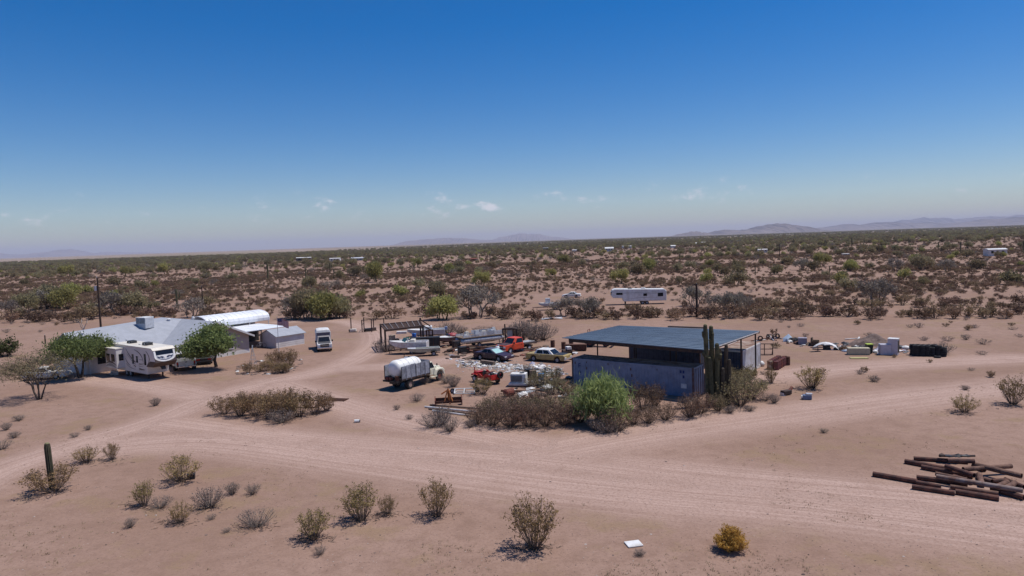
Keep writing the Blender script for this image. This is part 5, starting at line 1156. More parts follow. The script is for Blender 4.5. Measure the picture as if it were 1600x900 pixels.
# ---- pile of rusty pipes at the right
PIPE = mat('pipe_rust', (.15, .062, .042), .85, col2=(.065, .032, .026), scale=3, bump=.2); PIPE2 = mat('pipe_rust_light', (.20, .11, .075), .85, col2=(.10, .05, .036), scale=3); PIPE3 = mat('pipe_grey', (.26, .20, .18), .8, col2=(.15, .08, .06), scale=2)
PP = [(1364, 744, 1433, 756, .16, 0, 0), (1432, 749, 1512, 760, .15, 0, 0), (1425, 764, 1492, 774, .15, 0, 0), (1493, 772, 1561, 783, .16, 0, 0), (1463, 756, 1598, 779, .15, .28, 2), (1414, 724, 1478, 736, .16, 0, 0), (1428, 719, 1512, 725, .14, 0, 0), (1440, 733, 1520, 748, .16, 0, 0), (1478, 740, 1522, 755, .15, .3, 0), (1462, 752, 1511, 762, .14, .3, 1), (1520, 738, 1596, 757, .17, .32, 1), (1505, 745, 1580, 740, .15, .3, 1), (1480, 738, 1522, 739, .15, .55, 0), (1549, 767, 1600, 782, .17, 0, 0), (1432, 757, 1470, 764, .14, 0, 0), (1485, 764, 1560, 775, .14, 0, 1), (1490, 748, 1520, 758, .15, 0, 0), (1530, 746, 1534, 762, .18, 0, 1), (1538, 753, 1550, 757, .17, 0, 1), (1556, 766, 1574, 758, .17, 0, 1), (1572, 767, 1586, 759, .17, 0, 1), (1548, 755, 1575, 754, .14, 0, 0), (1521, 731, 1538, 738, .17, 0, 0), (1570, 752, 1600, 764, .13, 0, 0)]
for (x0, y0, x1, y1, r, z, mi) in PP:
    A, B = G(x0, y0), G(x1, y1); d = (B - A).normalized(); n = 12
    up_ = Vector((0, 0, r + z)); mb = MB(); L_ = (B - A).length
    r *= .88; up_ = Vector((0, 0, r + z)); prof_ = [(0, r * .82), (0, r), (L_, r), (L_, r * .82)]
    mb.lathe(prof_, (0, 0, 0), 'x', n, closed=True); o = mb.build('steel_pipe', (PIPE, PIPE2, PIPE3)[mi], None, loc=A + up_, rz=math.atan2(d.y, d.x))
    tag(o, ('rusty dark steel pipe in the pile on the bare dirt', 'lighter brown rusted pipe in the pile on the bare dirt', 'greyish steel pipe lying across the rusty pipe pile')[mi], 'pipe', ('dark pipes in the pile', 'light brown pipes in the pile', None)[mi] or 'grey pipes in the pile')
sp = thing('coil_spring', 'dark coiled bundle lying on the rusty pipe pile', 'coil', G(1470, 723) + Vector((0, 0, .28)), R(-8))
bar(sp, (-.1, 0, .12), (1.9, .05, .14), .06, DARKSTEEL, 'core')
for k in range(9): vs, fs = RUBPROTO[k]; q = Vector((.1 + k * .17, rr.gauss(0, .05), .14)); MB().add([v * rr.uniform(.19, .22) + q for v in vs], fs).build('winding', BLACK if k % 3 else DARKSTEEL, sp, fix=False)

# ---- small loose things
o = thing('white_slab', 'flat white square panel lying on the open foreground dirt', 'panel', G(990, 851), R(12)); MB().box(-.36, .36, -.3, .3, .01, .07).build('panel', WHITE, o, bevel=.02); MB().box(-.3, .3, -.26, -.22, .07, .078).build('edge_rib', WHITE2, o)
o = thing('black_crate', 'small black crate beside the foreground bush', 'crate', G(299, 748), R(20)); MB().box(-.22, .22, -.18, .18, 0, .32).build('box', BLACK, o, bevel=.02); MB().box(-.24, .24, -.2, .2, .28, .31).build('lip', BLACK, o)
o = thing('engine_scrap', 'greasy engine scrap lying on the open dirt right of the saguaro', 'engine', G(1229, 617), R(25)); MB().box(-.5, .4, -.25, .25, .05, .42).build('block', DARKSTEEL, o, bevel=.06); MB().cyl((.3, 0, .3), (.75, .1, .55), .13).build('pipe', RUSTRED, o); MB().box(-.55, -.35, -.2, .2, .0, .25).build('plate', WHITE2, o)
o = thing('engine_scrap', 'blue and silver engine block alone on the open dirt', 'engine', G(1261, 624), R(-15)); MB().box(-.35, .35, -.25, .25, .0, .4).build('block', mat('slate_blue', (.12, .16, .26), .5), o, bevel=.06); MB().box(-.1, .4, -.2, .2, .4, .52).build('cover', SILVER, o, bevel=.03); MB().cyl((-.45, 0, .2), (-.35, 0, .2), .15, n=10).build('pulley', WHITE2, o)
o = thing('rusty_grate', 'flat rusty grate lying right of the roadside hedge', 'grate', G(526, 625), R(-15))
for k in range(6): MB().box(-1.0, 1.0, -.5 + k * .18, -.42 + k * .18, .03, .07).build('bar', RUST, o)
for x in (-.95, .95): MB().box(x - .05, x + .05, -.52, .52, 0, .03).build('cross_rail', RUST, o)
A, B = G(494, 648), G(518, 641); o = MB().cyl(A + Vector((0, 0, .08)), B + Vector((0, 0, .25)), .06, n=6).build('dark_pole', DARKSTEEL, None); tag(o, 'short dark pole leaning out of the roadside hedge', 'pole')
hf = thing('bed_frame', 'dark metal frame standing inside the roadside hedge', 'frame', G(480, 642), R(-5))
for a, b in (((-1.1, 0, 0), (-1.1, 0, .9)), ((1.0, 0, 0), (1.0, 0, .9)), ((-1.1, 0, .9), (1.0, 0, .9)), ((-1.1, 0, .3), (1.0, 0, .3)), ((-.7, 0, .9), (0, 0, 1.45)), ((.7, 0, .9), (0, 0, 1.45))): bar(hf, a, b, .05, DARKSTEEL, 'frame_bar')
o = thing('tin_can', 'tiny white and dark can lying on the bare dirt', 'can', G(558, 660)); MB().lathe([(-.2, .12), (.2, .12)], (0, 0, .12), 'x', 10).build('can_body', WHITE, o); MB().lathe([(.2, .1), (.24, .1)], (0, 0, .12), 'x', 10).build('end', BLACK, o)
o = thing('white_scrap_sheet', 'shiny crumpled sheet lying at the edge of the scrub', 'sheet', G(862, 499), R(5)); MB().loft([[(-1.8, -.4, .02), (-1.8, .5, .25), (-1.8, .5, .28), (-1.8, -.4, .06)], [(0, -.5, .3), (0, .6, .1), (0, .6, .14), (0, -.5, .34)], [(1.9, -.3, .04), (1.9, .4, .3), (1.9, .4, .33), (1.9, -.3, .08)]]).build('sheet', SILVER, o); MB().box(-.3, .3, -.2, .2, 0, .25).build('prop', WOOD, o)

# ================================================================== POLES AND FAR BUILDINGS
def upole(label, px, py, hpx, r=.14, trafo=False):
    p = G(px, py); t = thing('utility_pole', label, 'pole', p); hgt = hpx * p.y * 1.02 / F
    MB().cyl((0, 0, -.3), (0, 0, hgt), r * 1.2, r * .85, 8).build('pole', POLEWOOD, t)
    if trafo:
        c_ = MB().lathe([(0, .22), (.05, .27), (.8, .27), (.88, .2)], (-.42, 0, hgt - 2.4), n=12).build('transformer', LGREY, t); MB().box(-.3, 0, -.05, .05, hgt - 2.0, hgt - 1.9).build('bracket', DARKSTEEL, t)
        bar(t, (-.1, 0, hgt), (-.1, 0, hgt + .3), .04, LGREY, 'insulator')
    else: bar(t, (0, 0, hgt), (0, 0, hgt + .15), .03, LGREY, 'insulator')
    return t
upole('tall dark utility pole with transformer standing behind the house', 158, 517, 82, .16, True)
upole('thin dark utility pole behind the white metal carport', 318, 493, 45, .14)
upole('weathered dark post standing alone beyond the steel carport', 1089, 495, 51, .2)
upole('short wooden post in the scrub left of the house', 71, 537, 13, .1)
upole('bare wooden post far right in the scrub', 1218, 402, 20, .2); upole('lone pole among far scrub beyond the camper trailer', 1190, 401, 12, .2)
def far_house(label, px, py, wpx, hpx, wall, roof, rz=0, name='mobile_home', gable=False):
    p = G(px, py); s = p.y / F; W_, H_ = wpx * s, hpx * s; D_ = min(W_ * .5, 7); t = thing(name, label, 'building', p, R(rz)); hw = H_ * (.7 if gable else .86)
    MB().box(-W_ / 2, W_ / 2, 0, D_, 0, hw).build('wall', wall, t)
    if gable: MB().prism([(-.4, hw), (D_ + .4, hw), (D_ / 2, H_)], -W_ / 2 - .3, W_ / 2 + .3, axis='x').build('roof', roof, t)
    else: MB().prism([(-.3, hw), (D_ + .3, hw), (D_ * .6, H_), (D_ * .4, H_)], -W_ / 2 - .2, W_ / 2 + .2, axis='x').build('roof', roof, t)
    for k in range(3 if W_ > 6 else 2):
        x = -W_ * .35 + k * W_ * .28; MB().box(x, x + W_ * .13, -.04, .05, hw * .42, hw * .8).build('window', GLASS, t)
    MB().box(W_ * .3, W_ * .3 + .95, -.04, .05, .05, min(2.1, hw * .85)).build('door', GREY, t)
far_house('white mobile home standing alone in the far scrub at the right', 1559, 400, 28, 12, WHITE2, WHITE, -4)
far_house('low dark ranch house with white roof in the far scrub', 474, 408, 22, 6, mat('far_brown', (.12, .09, .075), .9), WHITE, 5)
far_house('white far camper between the dark ranch house and blue-roofed house', 523, 409, 16, 6, WHITE, WHITE2, 0)
far_house('far low house with bluish roof among trees', 558, 407, 20, 5, WALLT, LGREY, -5, gable=True)
far_house('small far red shed in the green scrub', 740, 408, 11, 5, RUSTRED, RUSTRED, 3, 'far_shed', True)
far_house('far dark shed among the green trees', 853, 391, 9, 4, DARKSTEEL, GREY, 0, 'far_shed')
far_house('tiny white far trailer left of the blue-white far house', 898, 394, 7, 4, WHITE, WHITE, 8)
far_house('far blue-white house with pale gable in the trees', 952, 393, 13, 7, LGREY, WHITE, -10, 'far_house', True)
far_house('dull far house just right of the blue-white far house', 980, 388, 14, 4, WALLW, WHITE2, 4)
far_house('bright small white far cabin in the trees', 1052, 387, 7, 4, WHITE, WHITE, 0, 'far_house', True)
far_house('far pale house near the mountain foot', 1087, 382, 6, 3, WALLW, WHITE, 0, 'far_house', True); far_house('far tan house near the mountain foot', 1099, 381, 8, 3, WALLT, WHITE2, 3)
far_house('white far trailer with dark shed beside the lone pole', 1192, 395, 14, 6, WHITE, WHITE2, -5)
far_house('low dark far shed left of the white far trailer', 1168, 395, 11, 4, DARKSTEEL, DARKSTEEL, 5, 'far_shed')
far_house('low dark flat shed in the right-hand scrub', 1261, 401, 8, 3, DARKSTEEL, DARKSTEEL, 0, 'far_shed'); far_house('small white far tank house in the right-hand scrub', 1322, 399, 10, 3, WHITE2, WHITE2, 0, 'far_shed')

# ================================================================== VEGETATION
def leafmat(name, c1, c2, tr=.25, rnd=.22): return mat(name, c1, .8, col2=c2, scale=2.2, spec=.15, rnd=rnd, trans=tr, lo=.35, hi=.65)
L_CREO = leafmat('creosote_leaf', (.37, .265, .12), (.25, .175, .08), .35); L_HEDGE = leafmat('hedge_leaf', (.31, .21, .105), (.20, .13, .07), .3); L_MID = leafmat('scrub_leaf', (.305, .205, .125), (.19, .128, .082), .36, .25)
L_BROWN = leafmat('brown_scrub_leaf', (.235, .148, .10), (.145, .092, .068), .33, .22); L_OLIVE = leafmat('olive_leaf', (.31, .25, .135), (.20, .16, .09), .38, .22)
L_PV = leafmat('palo_verde_leaf', (.40, .36, .135), (.27, .25, .09), .42, .2); L_PVD = leafmat('palo_verde_dull', (.34, .285, .16), (.23, .19, .11), .42, .22)
L_GREY = leafmat('grey_twig_leaf', (.30, .25, .20), (.2, .165, .135), .25); L_MESQ = leafmat('mesquite_leaf', (.235, .275, .10), (.15, .185, .07), .45, .1)
L_LIME = leafmat('lime_leaf', (.38, .43, .17), (.27, .33, .12), .5, .1); L_GOLD = leafmat('golden_straw', (.62, .37, .10), (.45, .25, .065), .45, .1)
L_DRY = leafmat('dry_twig', (.30, .23, .185), (.20, .15, .125), .2, .15); L_DKG = leafmat('dark_green_leaf', (.10, .11, .04), (.06, .065, .026), .3, .1)
W_STEM = mat('stem_bark', (.15, .11, .085), .9, col2=(.085, .062, .05), scale=8); W_TREE = mat('tree_bark', (.075, .056, .046), .9, col2=(.045, .034, .03), scale=6); W_GREY = mat('grey_bark', (.235, .19, .165), .9, col2=(.15, .12, .10), scale=6)
W_GREEN = mat('green_bark', (.13, .13, .055), .85, col2=(.09, .08, .04), scale=5)
def leaf(mb, p, s, rnd, mi=0, el=1.8, up=0):
    a = Vector((rnd.gauss(0, 1), rnd.gauss(0, 1), rnd.gauss(0, 1) + up)).normalized(); b = a.cross(Vector((rnd.gauss(0, 1), rnd.gauss(0, 1), rnd.gauss(0, 1)))).normalized()
    mb.add([p - a * s * el * .5, p + b * s * .5, p + a * s * el * .5, p - b * s * .5], [(0, 1, 2, 3)], mi)
def shrub(seed, H, Rr, nst, nlf, ls, wood_r=.016, lo=.45, spread=.07, twigs=3, wi=0, li=1, wood=None, lv=None, el=1.8, dome=.0):
    rnd = random.Random(seed); wood = wood or MB(); lv = lv or wood; segs = []
    for k in range(nst):
        az = rnd.uniform(0, 2 * math.pi); q = math.sqrt(rnd.random()); hh = H * rnd.uniform(.72, 1.05) * (1 - .35 * q * q - dome * q * q)
        tip = Vector((math.cos(az) * Rr * q, math.sin(az) * Rr * q, hh)); b = Vector((math.cos(az) * .07, math.sin(az) * .07, -.02)); mid = b.lerp(tip, .5) + Vector((math.cos(az), math.sin(az), -.3)) * Rr * .1 * q
        wood.tube([b, mid, tip], [wood_r, wood_r * .7, wood_r * .35], 3, wi, False); segs.append((mid, tip))
        for j in range(twigs):
            t = rnd.uniform(.25, .9); o = mid.lerp(tip, t) if rnd.random() < .7 else b.lerp(mid, .5 + t / 2)
            e = o + Vector((rnd.gauss(0, 1), rnd.gauss(0, 1), rnd.uniform(.3, 1.4))).normalized() * H * rnd.uniform(.14, .3); wood.tube([o, e], [wood_r * .5, wood_r * .25], 3, wi, False); segs.append((o, e))
    for k in range(nlf):
        a, b = segs[rnd.randrange(len(segs))]; p = a.lerp(b, rnd.random() ** .6) + Vector((rnd.gauss(0, spread), rnd.gauss(0, spread), rnd.gauss(0, spread)))
        if p.z < H * lo * .5 * rnd.random(): continue
        leaf(lv, p, ls * rnd.uniform(.6, 1.4), rnd, li, el)
    return wood
def tree(seed, H, spread, nlf, ls, multi=1, levels=4, r0=.12, droop=0, wi=0, li=1, wood=None, lv=None, trunk=.28, ang=.55, sp=.22, el=1.6, crown_lo=.0, wid=None, upb=0):
    rnd = random.Random(seed); wood = wood or MB(); lv = lv or wood; tips = []
    def grow(p, d, ln, r, lev):
        m = p + d * ln * .5 + Vector((rnd.gauss(0, .06), rnd.gauss(0, .06), 0)) * ln; e = p + d * ln + Vector((rnd.gauss(0, .1), rnd.gauss(0, .1), rnd.gauss(0, .05))) * ln
        wood.tube([p, m, e], [r, r * .82, r * .62], 5 if lev > 2 else 3, wi, False)
        if lev <= 1: tips.append((m, e))
        if lev == 0: return
        for k in range(3 if lev > 1 else 2):
            nd = (d + Vector((rnd.gauss(0, ang), rnd.gauss(0, ang), rnd.gauss(0, ang * .5)))).normalized(); nd = Vector((nd.x * spread, nd.y * spread, nd.z * .85 + .12 - droop * (levels - lev) * .1)).normalized()
            grow(e if k else m.lerp(e, .8), nd, ln * rnd.uniform(.62, .85), r * .58, lev - 1)
    for k in range(multi):
        az = rnd.uniform(0, 6.28); s = .35 if multi > 1 else .08; grow(Vector((math.cos(az) * .1 * (multi > 1), math.sin(az) * .1 * (multi > 1), -.05)), Vector((math.cos(az) * s, math.sin(az) * s, 1)).normalized(), H * trunk, r0, levels)
    top = max(e.z for _, e in tips); f = H / (top + .1)
    for k in range(nlf):
        a, b = tips[rnd.randrange(len(tips))]; p = a.lerp(b, rnd.random()) + Vector((rnd.gauss(0, sp), rnd.gauss(0, sp), rnd.gauss(0, sp * .7) - droop * rnd.random() * .5))
        if p.z < crown_lo: continue
        leaf(lv, p, ls * rnd.uniform(.6, 1.4), rnd, li, el, upb)
    rad = sorted(math.hypot(v[0], v[1]) for v in lv.v); fx = (wid * H / max(.01, rad[int(len(rad) * .93)])) if wid and rad else f
    for m in {id(wood): wood, id(lv): lv}.values(): m.v = [(x * fx, y * fx, z * f) for x, y, z in m.v]
    return wood
def obj_of(me, name, loc, s=1, rz=0, sz=None):
    o = bpy.data.objects.new(name, me); COL.objects.link(o); o.location = loc; o.scale = (s, s, sz or s); o.rotation_euler.z = rz; return o
def proj(p):
    d = Vector(p) - Vector((0, 0, CAM_H)); z = d.dot(_F); return (800 + F * d.dot(_r) / z, 450 - F * d.dot(_u) / z)
# ---- nearby shrubs: unit height prototypes, stems and foliage apart
def near_proto(seed, H, Rr, nst, nlf, ls, lm, wm=None, **k):
    a, b = MB(), MB(); shrub(seed, H, Rr, nst, nlf, ls, wi=0, li=0, wood=a, lv=b, **k); return a.mesh('stems', wm or W_STEM), b.mesh('foliage', lm)
NP_ = {'c': [near_proto(11 + k, 1.0, (.5, .58, .44, .62)[k], 46, 1900, .021, L_CREO, wood_r=.0075, spread=.026, el=2.4) for k in range(4)],
       'h': [near_proto(21 + k, 1.0, (.62, .7, .55)[k], 42, 1700, .027, L_HEDGE, wood_r=.007, spread=.045, lo=.3, el=2.2) for k in range(3)],
       'b': [near_proto(31 + k, 1.0, (.7, .85, .6)[k], 56, 1350, .027, L_BROWN, wood_r=.009, spread=.05, lo=.15, el=2.4) for k in range(3)],
       'o': [near_proto(36 + k, 1.0, (.7, .8)[k], 52, 1500, .027, L_OLIVE, wood_r=.009, spread=.05, lo=.15, el=2.4) for k in range(2)],
       'd': [near_proto(41 + k, 1.0, (.9, 1.1, .75)[k], 70, 420, .04, L_DRY, W_GREY, wood_r=.011, spread=.06, lo=.1, twigs=4) for k in range(3)],
       'g': [near_proto(51 + k, 1.0, (.8, .95)[k], 40, 2200, .05, L_DKG if k == 0 else L_OLIVE, wood_r=.008, spread=.07, lo=.0, dome=.3) for k in range(2)],
       'y': [near_proto(61, 1.0, .66, 170, 7500, .022, L_GOLD, L_GOLD, wood_r=.008, spread=.03, lo=.0, twigs=3, el=4.5, dome=.3)]}
cnt = {}
def near_shrub(kind, px, py, hpx, label, group=None, wide=1.0, name=None, cat='bush', dy=0):
    p = G(px, py) + Vector((0, dy, 0)); H = hpx * p.y / F * 1.04; i = cnt.get(kind, 0); cnt[kind] = i + 1; st, fo = NP_[kind][i % len(NP_[kind])]
    nm = name or {'c': 'creosote_bush', 'h': 'creosote_bush', 'b': 'brown_shrub', 'o': 'olive_shrub', 'd': 'dry_shrub', 'g': 'green_shrub', 'y': 'straw_tuft'}[kind]
    t = thing(nm, label, cat, p, random.uniform(0, 6.28), group); t.scale = (H * wide, H * wide, H)
    for n_, m_ in (('stems', st), ('foliage', fo)): o = bpy.data.objects.new(n_, m_); COL.objects.link(o); o.parent = t
    return t
one = [('c', 835, 856, 84, 'large rounded creosote bush left of the white panel on bare dirt', 1.0), ('c', 683, 806, 60, 'tall narrow creosote bush beside the dirt track', .85), ('c', 565, 812, 58, 'vase-shaped creosote bush with a smaller bush beside it', 1.1), ('c', 606, 804, 32, 'small creosote bush right beside the vase-shaped one', .85), ('c', 490, 842, 48, 'low wide creosote bush with twiggy litter under it', 1.25), ('c', 284, 752, 42, 'creosote bush with a small black crate at its foot', 1.3), ('c', 226, 790, 40, 'creosote bush left of the grey dry shrub', .9), ('c', 282, 816, 33, 'small creosote bush with a dark shadow in front of the grey dry shrub', 1.0), ('c', 135, 722, 24, 'low creosote bush on the verge of the gravel track', 1.6), ('c', 175, 718, 28, 'narrow creosote bush on the verge of the gravel track', .8), ('h', 84, 768, 42, 'broad creosote bush wrapped round the lone saguaro', 1.5),
       ('d', 328, 792, 32, 'largest grey dry shrub in the foreground', 1.0), ('d', 402, 822, 28, 'low grey dry shrub left of the wide creosote bush', 1.05), ('y', 1142, 859, 38, 'dense golden straw-coloured tuft on the open dirt', 1.0), ('c', 1267, 607, 36, 'wide creosote bush on open dirt right of the drum row', 1.35), ('c', 1507, 644, 28, 'creosote bush on open dirt right of the engine block', 1.3), ('c', 1583, 632, 46, 'creosote bush at the edge of the bare lot on the right', .95), ('g', 8, 557, 30, 'dense dark green round bush left of the house', 1.0), ('c', 754, 616, 28, 'thin creosote bush in front of the red jeep', 1.1), ('c', 1205, 598, 24, 'small dark creosote in front of the drum row', .9), ('g', 1169, 592, 19, 'round yellow-green bush at the foot of the white container', 1.1)]
for k, x, y, h_, lab, wd in one: near_shrub(k, x, y, h_, lab, None, wd)
def many(kind, lst, label, group, **kw):
    for q in lst: near_shrub(kind, q[0], q[1], q[2], label, group, q[3] if len(q) > 3 else 1.0, **kw)
many('d', [(364, 772, 18), (395, 772, 16), (250, 794, 20), (204, 824, 15), (500, 867, 14), (330, 640 + 172, 9), (22, 684, 10, 1.4), (30, 657, 9, 1.4), (3, 702, 16), (243, 634, 13), (138, 672, 8), (117, 683, 8), (10, 672, 12), (45, 748, 8), (354, 832, 8), (1000, 868, 10, 1.5)], 'small grey dry shrub on the bare foreground dirt', 'small dry shrubs in the foreground')
many('h', [(350, 647, 31, 1.1), (375, 650, 36), (398, 650, 38), (422, 652, 42), (446, 653, 42), (468, 651, 40), (492, 646, 37), (510, 642, 28), (385, 642, 30), (430, 644, 36), (455, 642, 36)], 'creosote bush in the roadside hedge between the two dirt tracks', 'bushes of the roadside hedge')
near_shrub('d', 440, 660, 22, 'grey dry shrub at the foot of the roadside hedge', None, 1.3)
many('h', [(388, 583, 18), (405, 581, 13, 1.3), (418, 579, 19, 1.2), (433, 572, 27), (453, 571, 27), (440, 583, 17, 1.4), (449, 581, 16, 1.3), (428, 583, 11, 1.4)], 'bush growing in the rock garden round the flagpole', 'bushes of the rock garden')
many('b', [(746, 662, 28, 1.2), (770, 665, 38), (797, 667, 42), (826, 666, 38), (852, 665, 42), (882, 664, 36, 1.2), (905, 660, 30), (850, 643, 34), (812, 642, 30), (785, 642, 28), (964, 674, 38), (990, 663, 28), (1014, 661, 30), (1040, 656, 28), (1078, 652, 36), (1094, 646, 34), (1005, 640, 44, .8), (1024, 634, 36, .8)], 'dense brown shrub in the thicket in front of the carport', 'brown shrubs of the front thicket')
many('o', [(765, 652, 32), (810, 655, 34), (836, 652, 34), (872, 655, 36), (895, 648, 32), (862, 616, 24), (872, 610, 22), (846, 602, 24), (868, 594, 20), (831, 606, 18), (1135, 627, 34), (1156, 634, 48), (1173, 624, 38), (1142, 610, 34), (1150, 602, 28), (1122, 642, 26), (890, 622, 26)], 'olive shrub in the thicket round carport and saguaro', 'olive shrubs round the carport')
many('d', [(675, 668, 24), (690, 664, 30), (703, 674, 24), (652, 627, 13), (709, 604, 18), (697, 599, 14), (1195, 626, 13), (1210, 630, 15), (1172, 642, 9, 1.4), (1193, 601, 9), (1508, 609, 7, 1.6), (1287, 676, 7, 1.4), (1470, 553, 20), (824, 585, 16), (663, 600, 12), (605, 549, 22), (1140, 645, 12, 1.4), (930, 672, 20), (950, 676, 24), (735, 668, 14), (620, 640, 8), (640, 655, 8), (815, 533, 34, .8), (833, 534, 33, .8), (849, 531, 27, .9), (800, 532, 24), (700, 524, 22), (757, 522, 14, 1.4), (720, 521, 12, 1.5), (657, 520, 14)], 'bare twiggy grey shrub in the junk yard', 'twiggy shrubs of the yard')

# ---- single special trees
def near_tree(name, label, px, py, hpx, seed, lm, wm, nlf, ls, group=None, dy=0, **k):
    p = G(px, py) + Vector((0, dy, 0)); H = hpx * p.y / F * 1.04; a, b = MB(), MB(); tree(seed, H, wi=0, li=0, wood=a, lv=b, nlf=nlf, ls=ls, **k)
    t = thing(name, label, 'tree', p, 0, group); oa = bpy.data.objects.new('trunk', a.mesh('trunk', wm)); ob = bpy.data.objects.new('crown', b.mesh('crown', lm))
    for o in (oa, ob): COL.objects.link(o); o.parent = t
    return t
near_tree('mesquite_tree', 'round bright green mesquite tree in front of the house gable', 338, 573, 63, 5, L_MESQ, W_TREE, 16000, .085, spread=1.4, multi=1, trunk=.2, r0=.12, sp=.36, ang=.6, crown_lo=.9, wid=.74, el=2.2, droop=.25)
near_tree('mesquite_tree', 'dark green mesquite tree with leaning trunk at the left end of the house', 126, 590, 66, 8, L_MESQ, W_TREE, 13000, .085, spread=1.5, multi=2, trunk=.24, r0=.13, sp=.34, ang=.6, crown_lo=1.2, wid=.66, el=2.2, droop=.25)
near_tree('bare_mesquite', 'sparse grey-green tree standing in front of the pale sedan', 62, 624, 82, 12, L_PVD, W_TREE, 5200, .05, spread=1.4, multi=5, trunk=.24, r0=.07, sp=.26, ang=.55, wid=.66, levels=5, el=2.4)
near_tree('young_palo_verde', 'bright lime green feathery shrub in front of the blue-grey container', 938, 664, 68, 3, L_LIME, W_GREEN, 7800, .04, spread=1.1, multi=12, trunk=.12, r0=.035, sp=.3, ang=.5, el=7, crown_lo=.1, wid=.58, upb=1.2)
near_tree('dead_tree_stub', 'bleached broken dead tree behind the house roof', 133, 530, 32, 33, L_GREY, mat('bleached_wood', (.45, .38, .33), .9), 6, .06, spread=.8, multi=1, trunk=.4, levels=2, r0=.14)
PV = [(590, 441, 34, 0), (692, 499, 40, 1), (745, 496, 58, 2), (480, 499, 50, 3), (508, 499, 46, 1), (462, 497, 40, 2), (525, 497, 36, 3), (752, 447, 26, 0), (968, 443, 26, 0), (915, 497, 38, 2), (882, 493, 36, 2), (1085, 478, 36, 2), (1140, 488, 38, 2), (1160, 486, 32, 2), (1120, 484, 28, 2), (1368, 477, 48, 2), (1440, 422, 26, 3), (1285, 416, 24, 0), (1430, 418, 22, 0), (100, 484, 36, 1), (80, 482, 40, 3), (62, 484, 36, 2), (110, 470, 30, 0), (40, 488, 32, 3), (186, 492, 44, 2), (205, 490, 38, 3), (300, 496, 36, 2), (8, 495, 30, 2), (105, 432, 20, 0), (200, 432, 18, 0), (1010, 424, 22, 1), (1250, 422, 22, 2), (1400, 424, 24, 2), (560, 432, 18, 3), (650, 418, 16, 0), (880, 412, 16, 0), (700, 428, 18, 1), (860, 434, 16, 0), (320, 425, 18, 3), (260, 428, 18, 0), (1330, 424, 18, 1), (1480, 424, 22, 2)]
SPEC = [(L_PV, W_GREEN, 4200), (L_PV, W_GREEN, 5200), (L_GREY, W_GREY, 1700), (L_PVD, W_GREY, 3800)]
LAB = ['fresh yellow-green palo verde tree in the scrub', 'bushy green palo verde growing low to the ground', 'leafless grey tree with bare dark branches in the scrub', 'dull olive desert tree in the scrub']
PROT = {}
for k, (x, y, h_, ty) in enumerate(PV):
    key = (ty, k % 3)
    if key not in PROT:
        a, b = MB(), MB(); lm, wm, n = SPEC[ty]; tree(70 + k, 1.0, wi=0, li=0, wood=a, lv=b, nlf=n, ls=(.026, .028, .02, .026)[ty], spread=1.1, multi=4 + ty % 2, trunk=.18, r0=.02, sp=(.07, .085, .045, .075)[ty], ang=.6, el=2.4, wid=(.5, .52, .58, .56)[ty], levels=4); PROT[key] = (a.mesh('trunk', wm), b.mesh('crown', lm))
    p = G(x, y); H = h_ * p.y / F * 1.04; t = thing(['palo_verde_tree', 'palo_verde_tree', 'bare_tree', 'olive_tree'][ty], LAB[ty], 'tree', p, random.uniform(0, 6), ['green palo verdes', 'low bushy palo verdes', 'bare grey trees', 'dull olive desert trees'][ty]); t.scale = (H, H, H)
    for n_, m_ in zip(('trunk', 'crown'), PROT[key]): o = bpy.data.objects.new(n_, m_); COL.objects.link(o); o.parent = t

# ---- saguaros
SAG = mat('saguaro_green', (.115, .105, .05), .85, col2=(.06, .056, .03), scale=3); SAGB = mat('saguaro_corky', (.10, .075, .048), .9, col2=(.06, .046, .032), scale=4); SAGT = mat('saguaro_tip', (.22, .20, .10), .8)
def column(mb, pts, r, n=22, mi=0):
    """ribbed fluted column along a path, domed at the end"""
    k = len(pts); rings = []; P = [Vector(p) for p in pts]
    tot = [0]
    for a, b in zip(P[:-1], P[1:]): tot.append(tot[-1] + (b - a).length)
    for i, p in enumerate(P):
        d = (P[min(i + 1, k - 1)] - P[max(i - 1, 0)]).normalized(); ref = Vector((0, 1, 0)); a = d.cross(ref); a = a.normalized() if a.length > 1e-4 else Vector((1, 0, 0)); b = d.cross(a)
        rest = tot[-1] - tot[i]; rr_ = r * (1 if rest > r * 1.2 else math.sqrt(max(.02, 1 - (1 - rest / (r * 1.2)) ** 2)))
        rings.append([p + (a * math.cos(2 * math.pi * j / n) + b * math.sin(2 * math.pi * j / n)) * rr_ * (1 if j % 2 == 0 else .84) for j in range(n)])
    mb.loft(rings, mi); return mb
def straight(x, y, z0, z1, r, lean=(0, 0), n=10): 
    zs = [z0 + (z1 - z0) * i / n for i in range(n)] + [z1 - r * .5, z1 - r * .2, z1]
    zs = sorted(set(zs)); return [(x + lean[0] * (z - z0), y + lean[1] * (z - z0), z) for z in zs]
sg = thing('saguaro_cactus', 'huge many-stemmed saguaro cactus in front of the carport corner', 'cactus', G(1118, 634))
cols = [(-.55, 0, 6.75, .19, -.03, 0), (-.1, .15, 6.6, .2, -.022, 0), (.12, -.2, 5.2, .2, 0, 0), (.42, .1, 4.75, .17, .0, 1), (.78, .0, 5.05, .16, .03, 1), (1.02, -.15, 3.85, .15, .03, 1), (.55, -.3, 3.2, .15, 0, 1), (-.3, -.3, 4.1, .17, -.05, 0)]
for i, (x, y, z, r, ln2, br) in enumerate(cols):
    c_ = column(MB(), straight(x, y, -.1, z, r, (ln2, 0)), r).build('trunk' if i == 0 else 'stem', SAGB if br else SAG, sg)
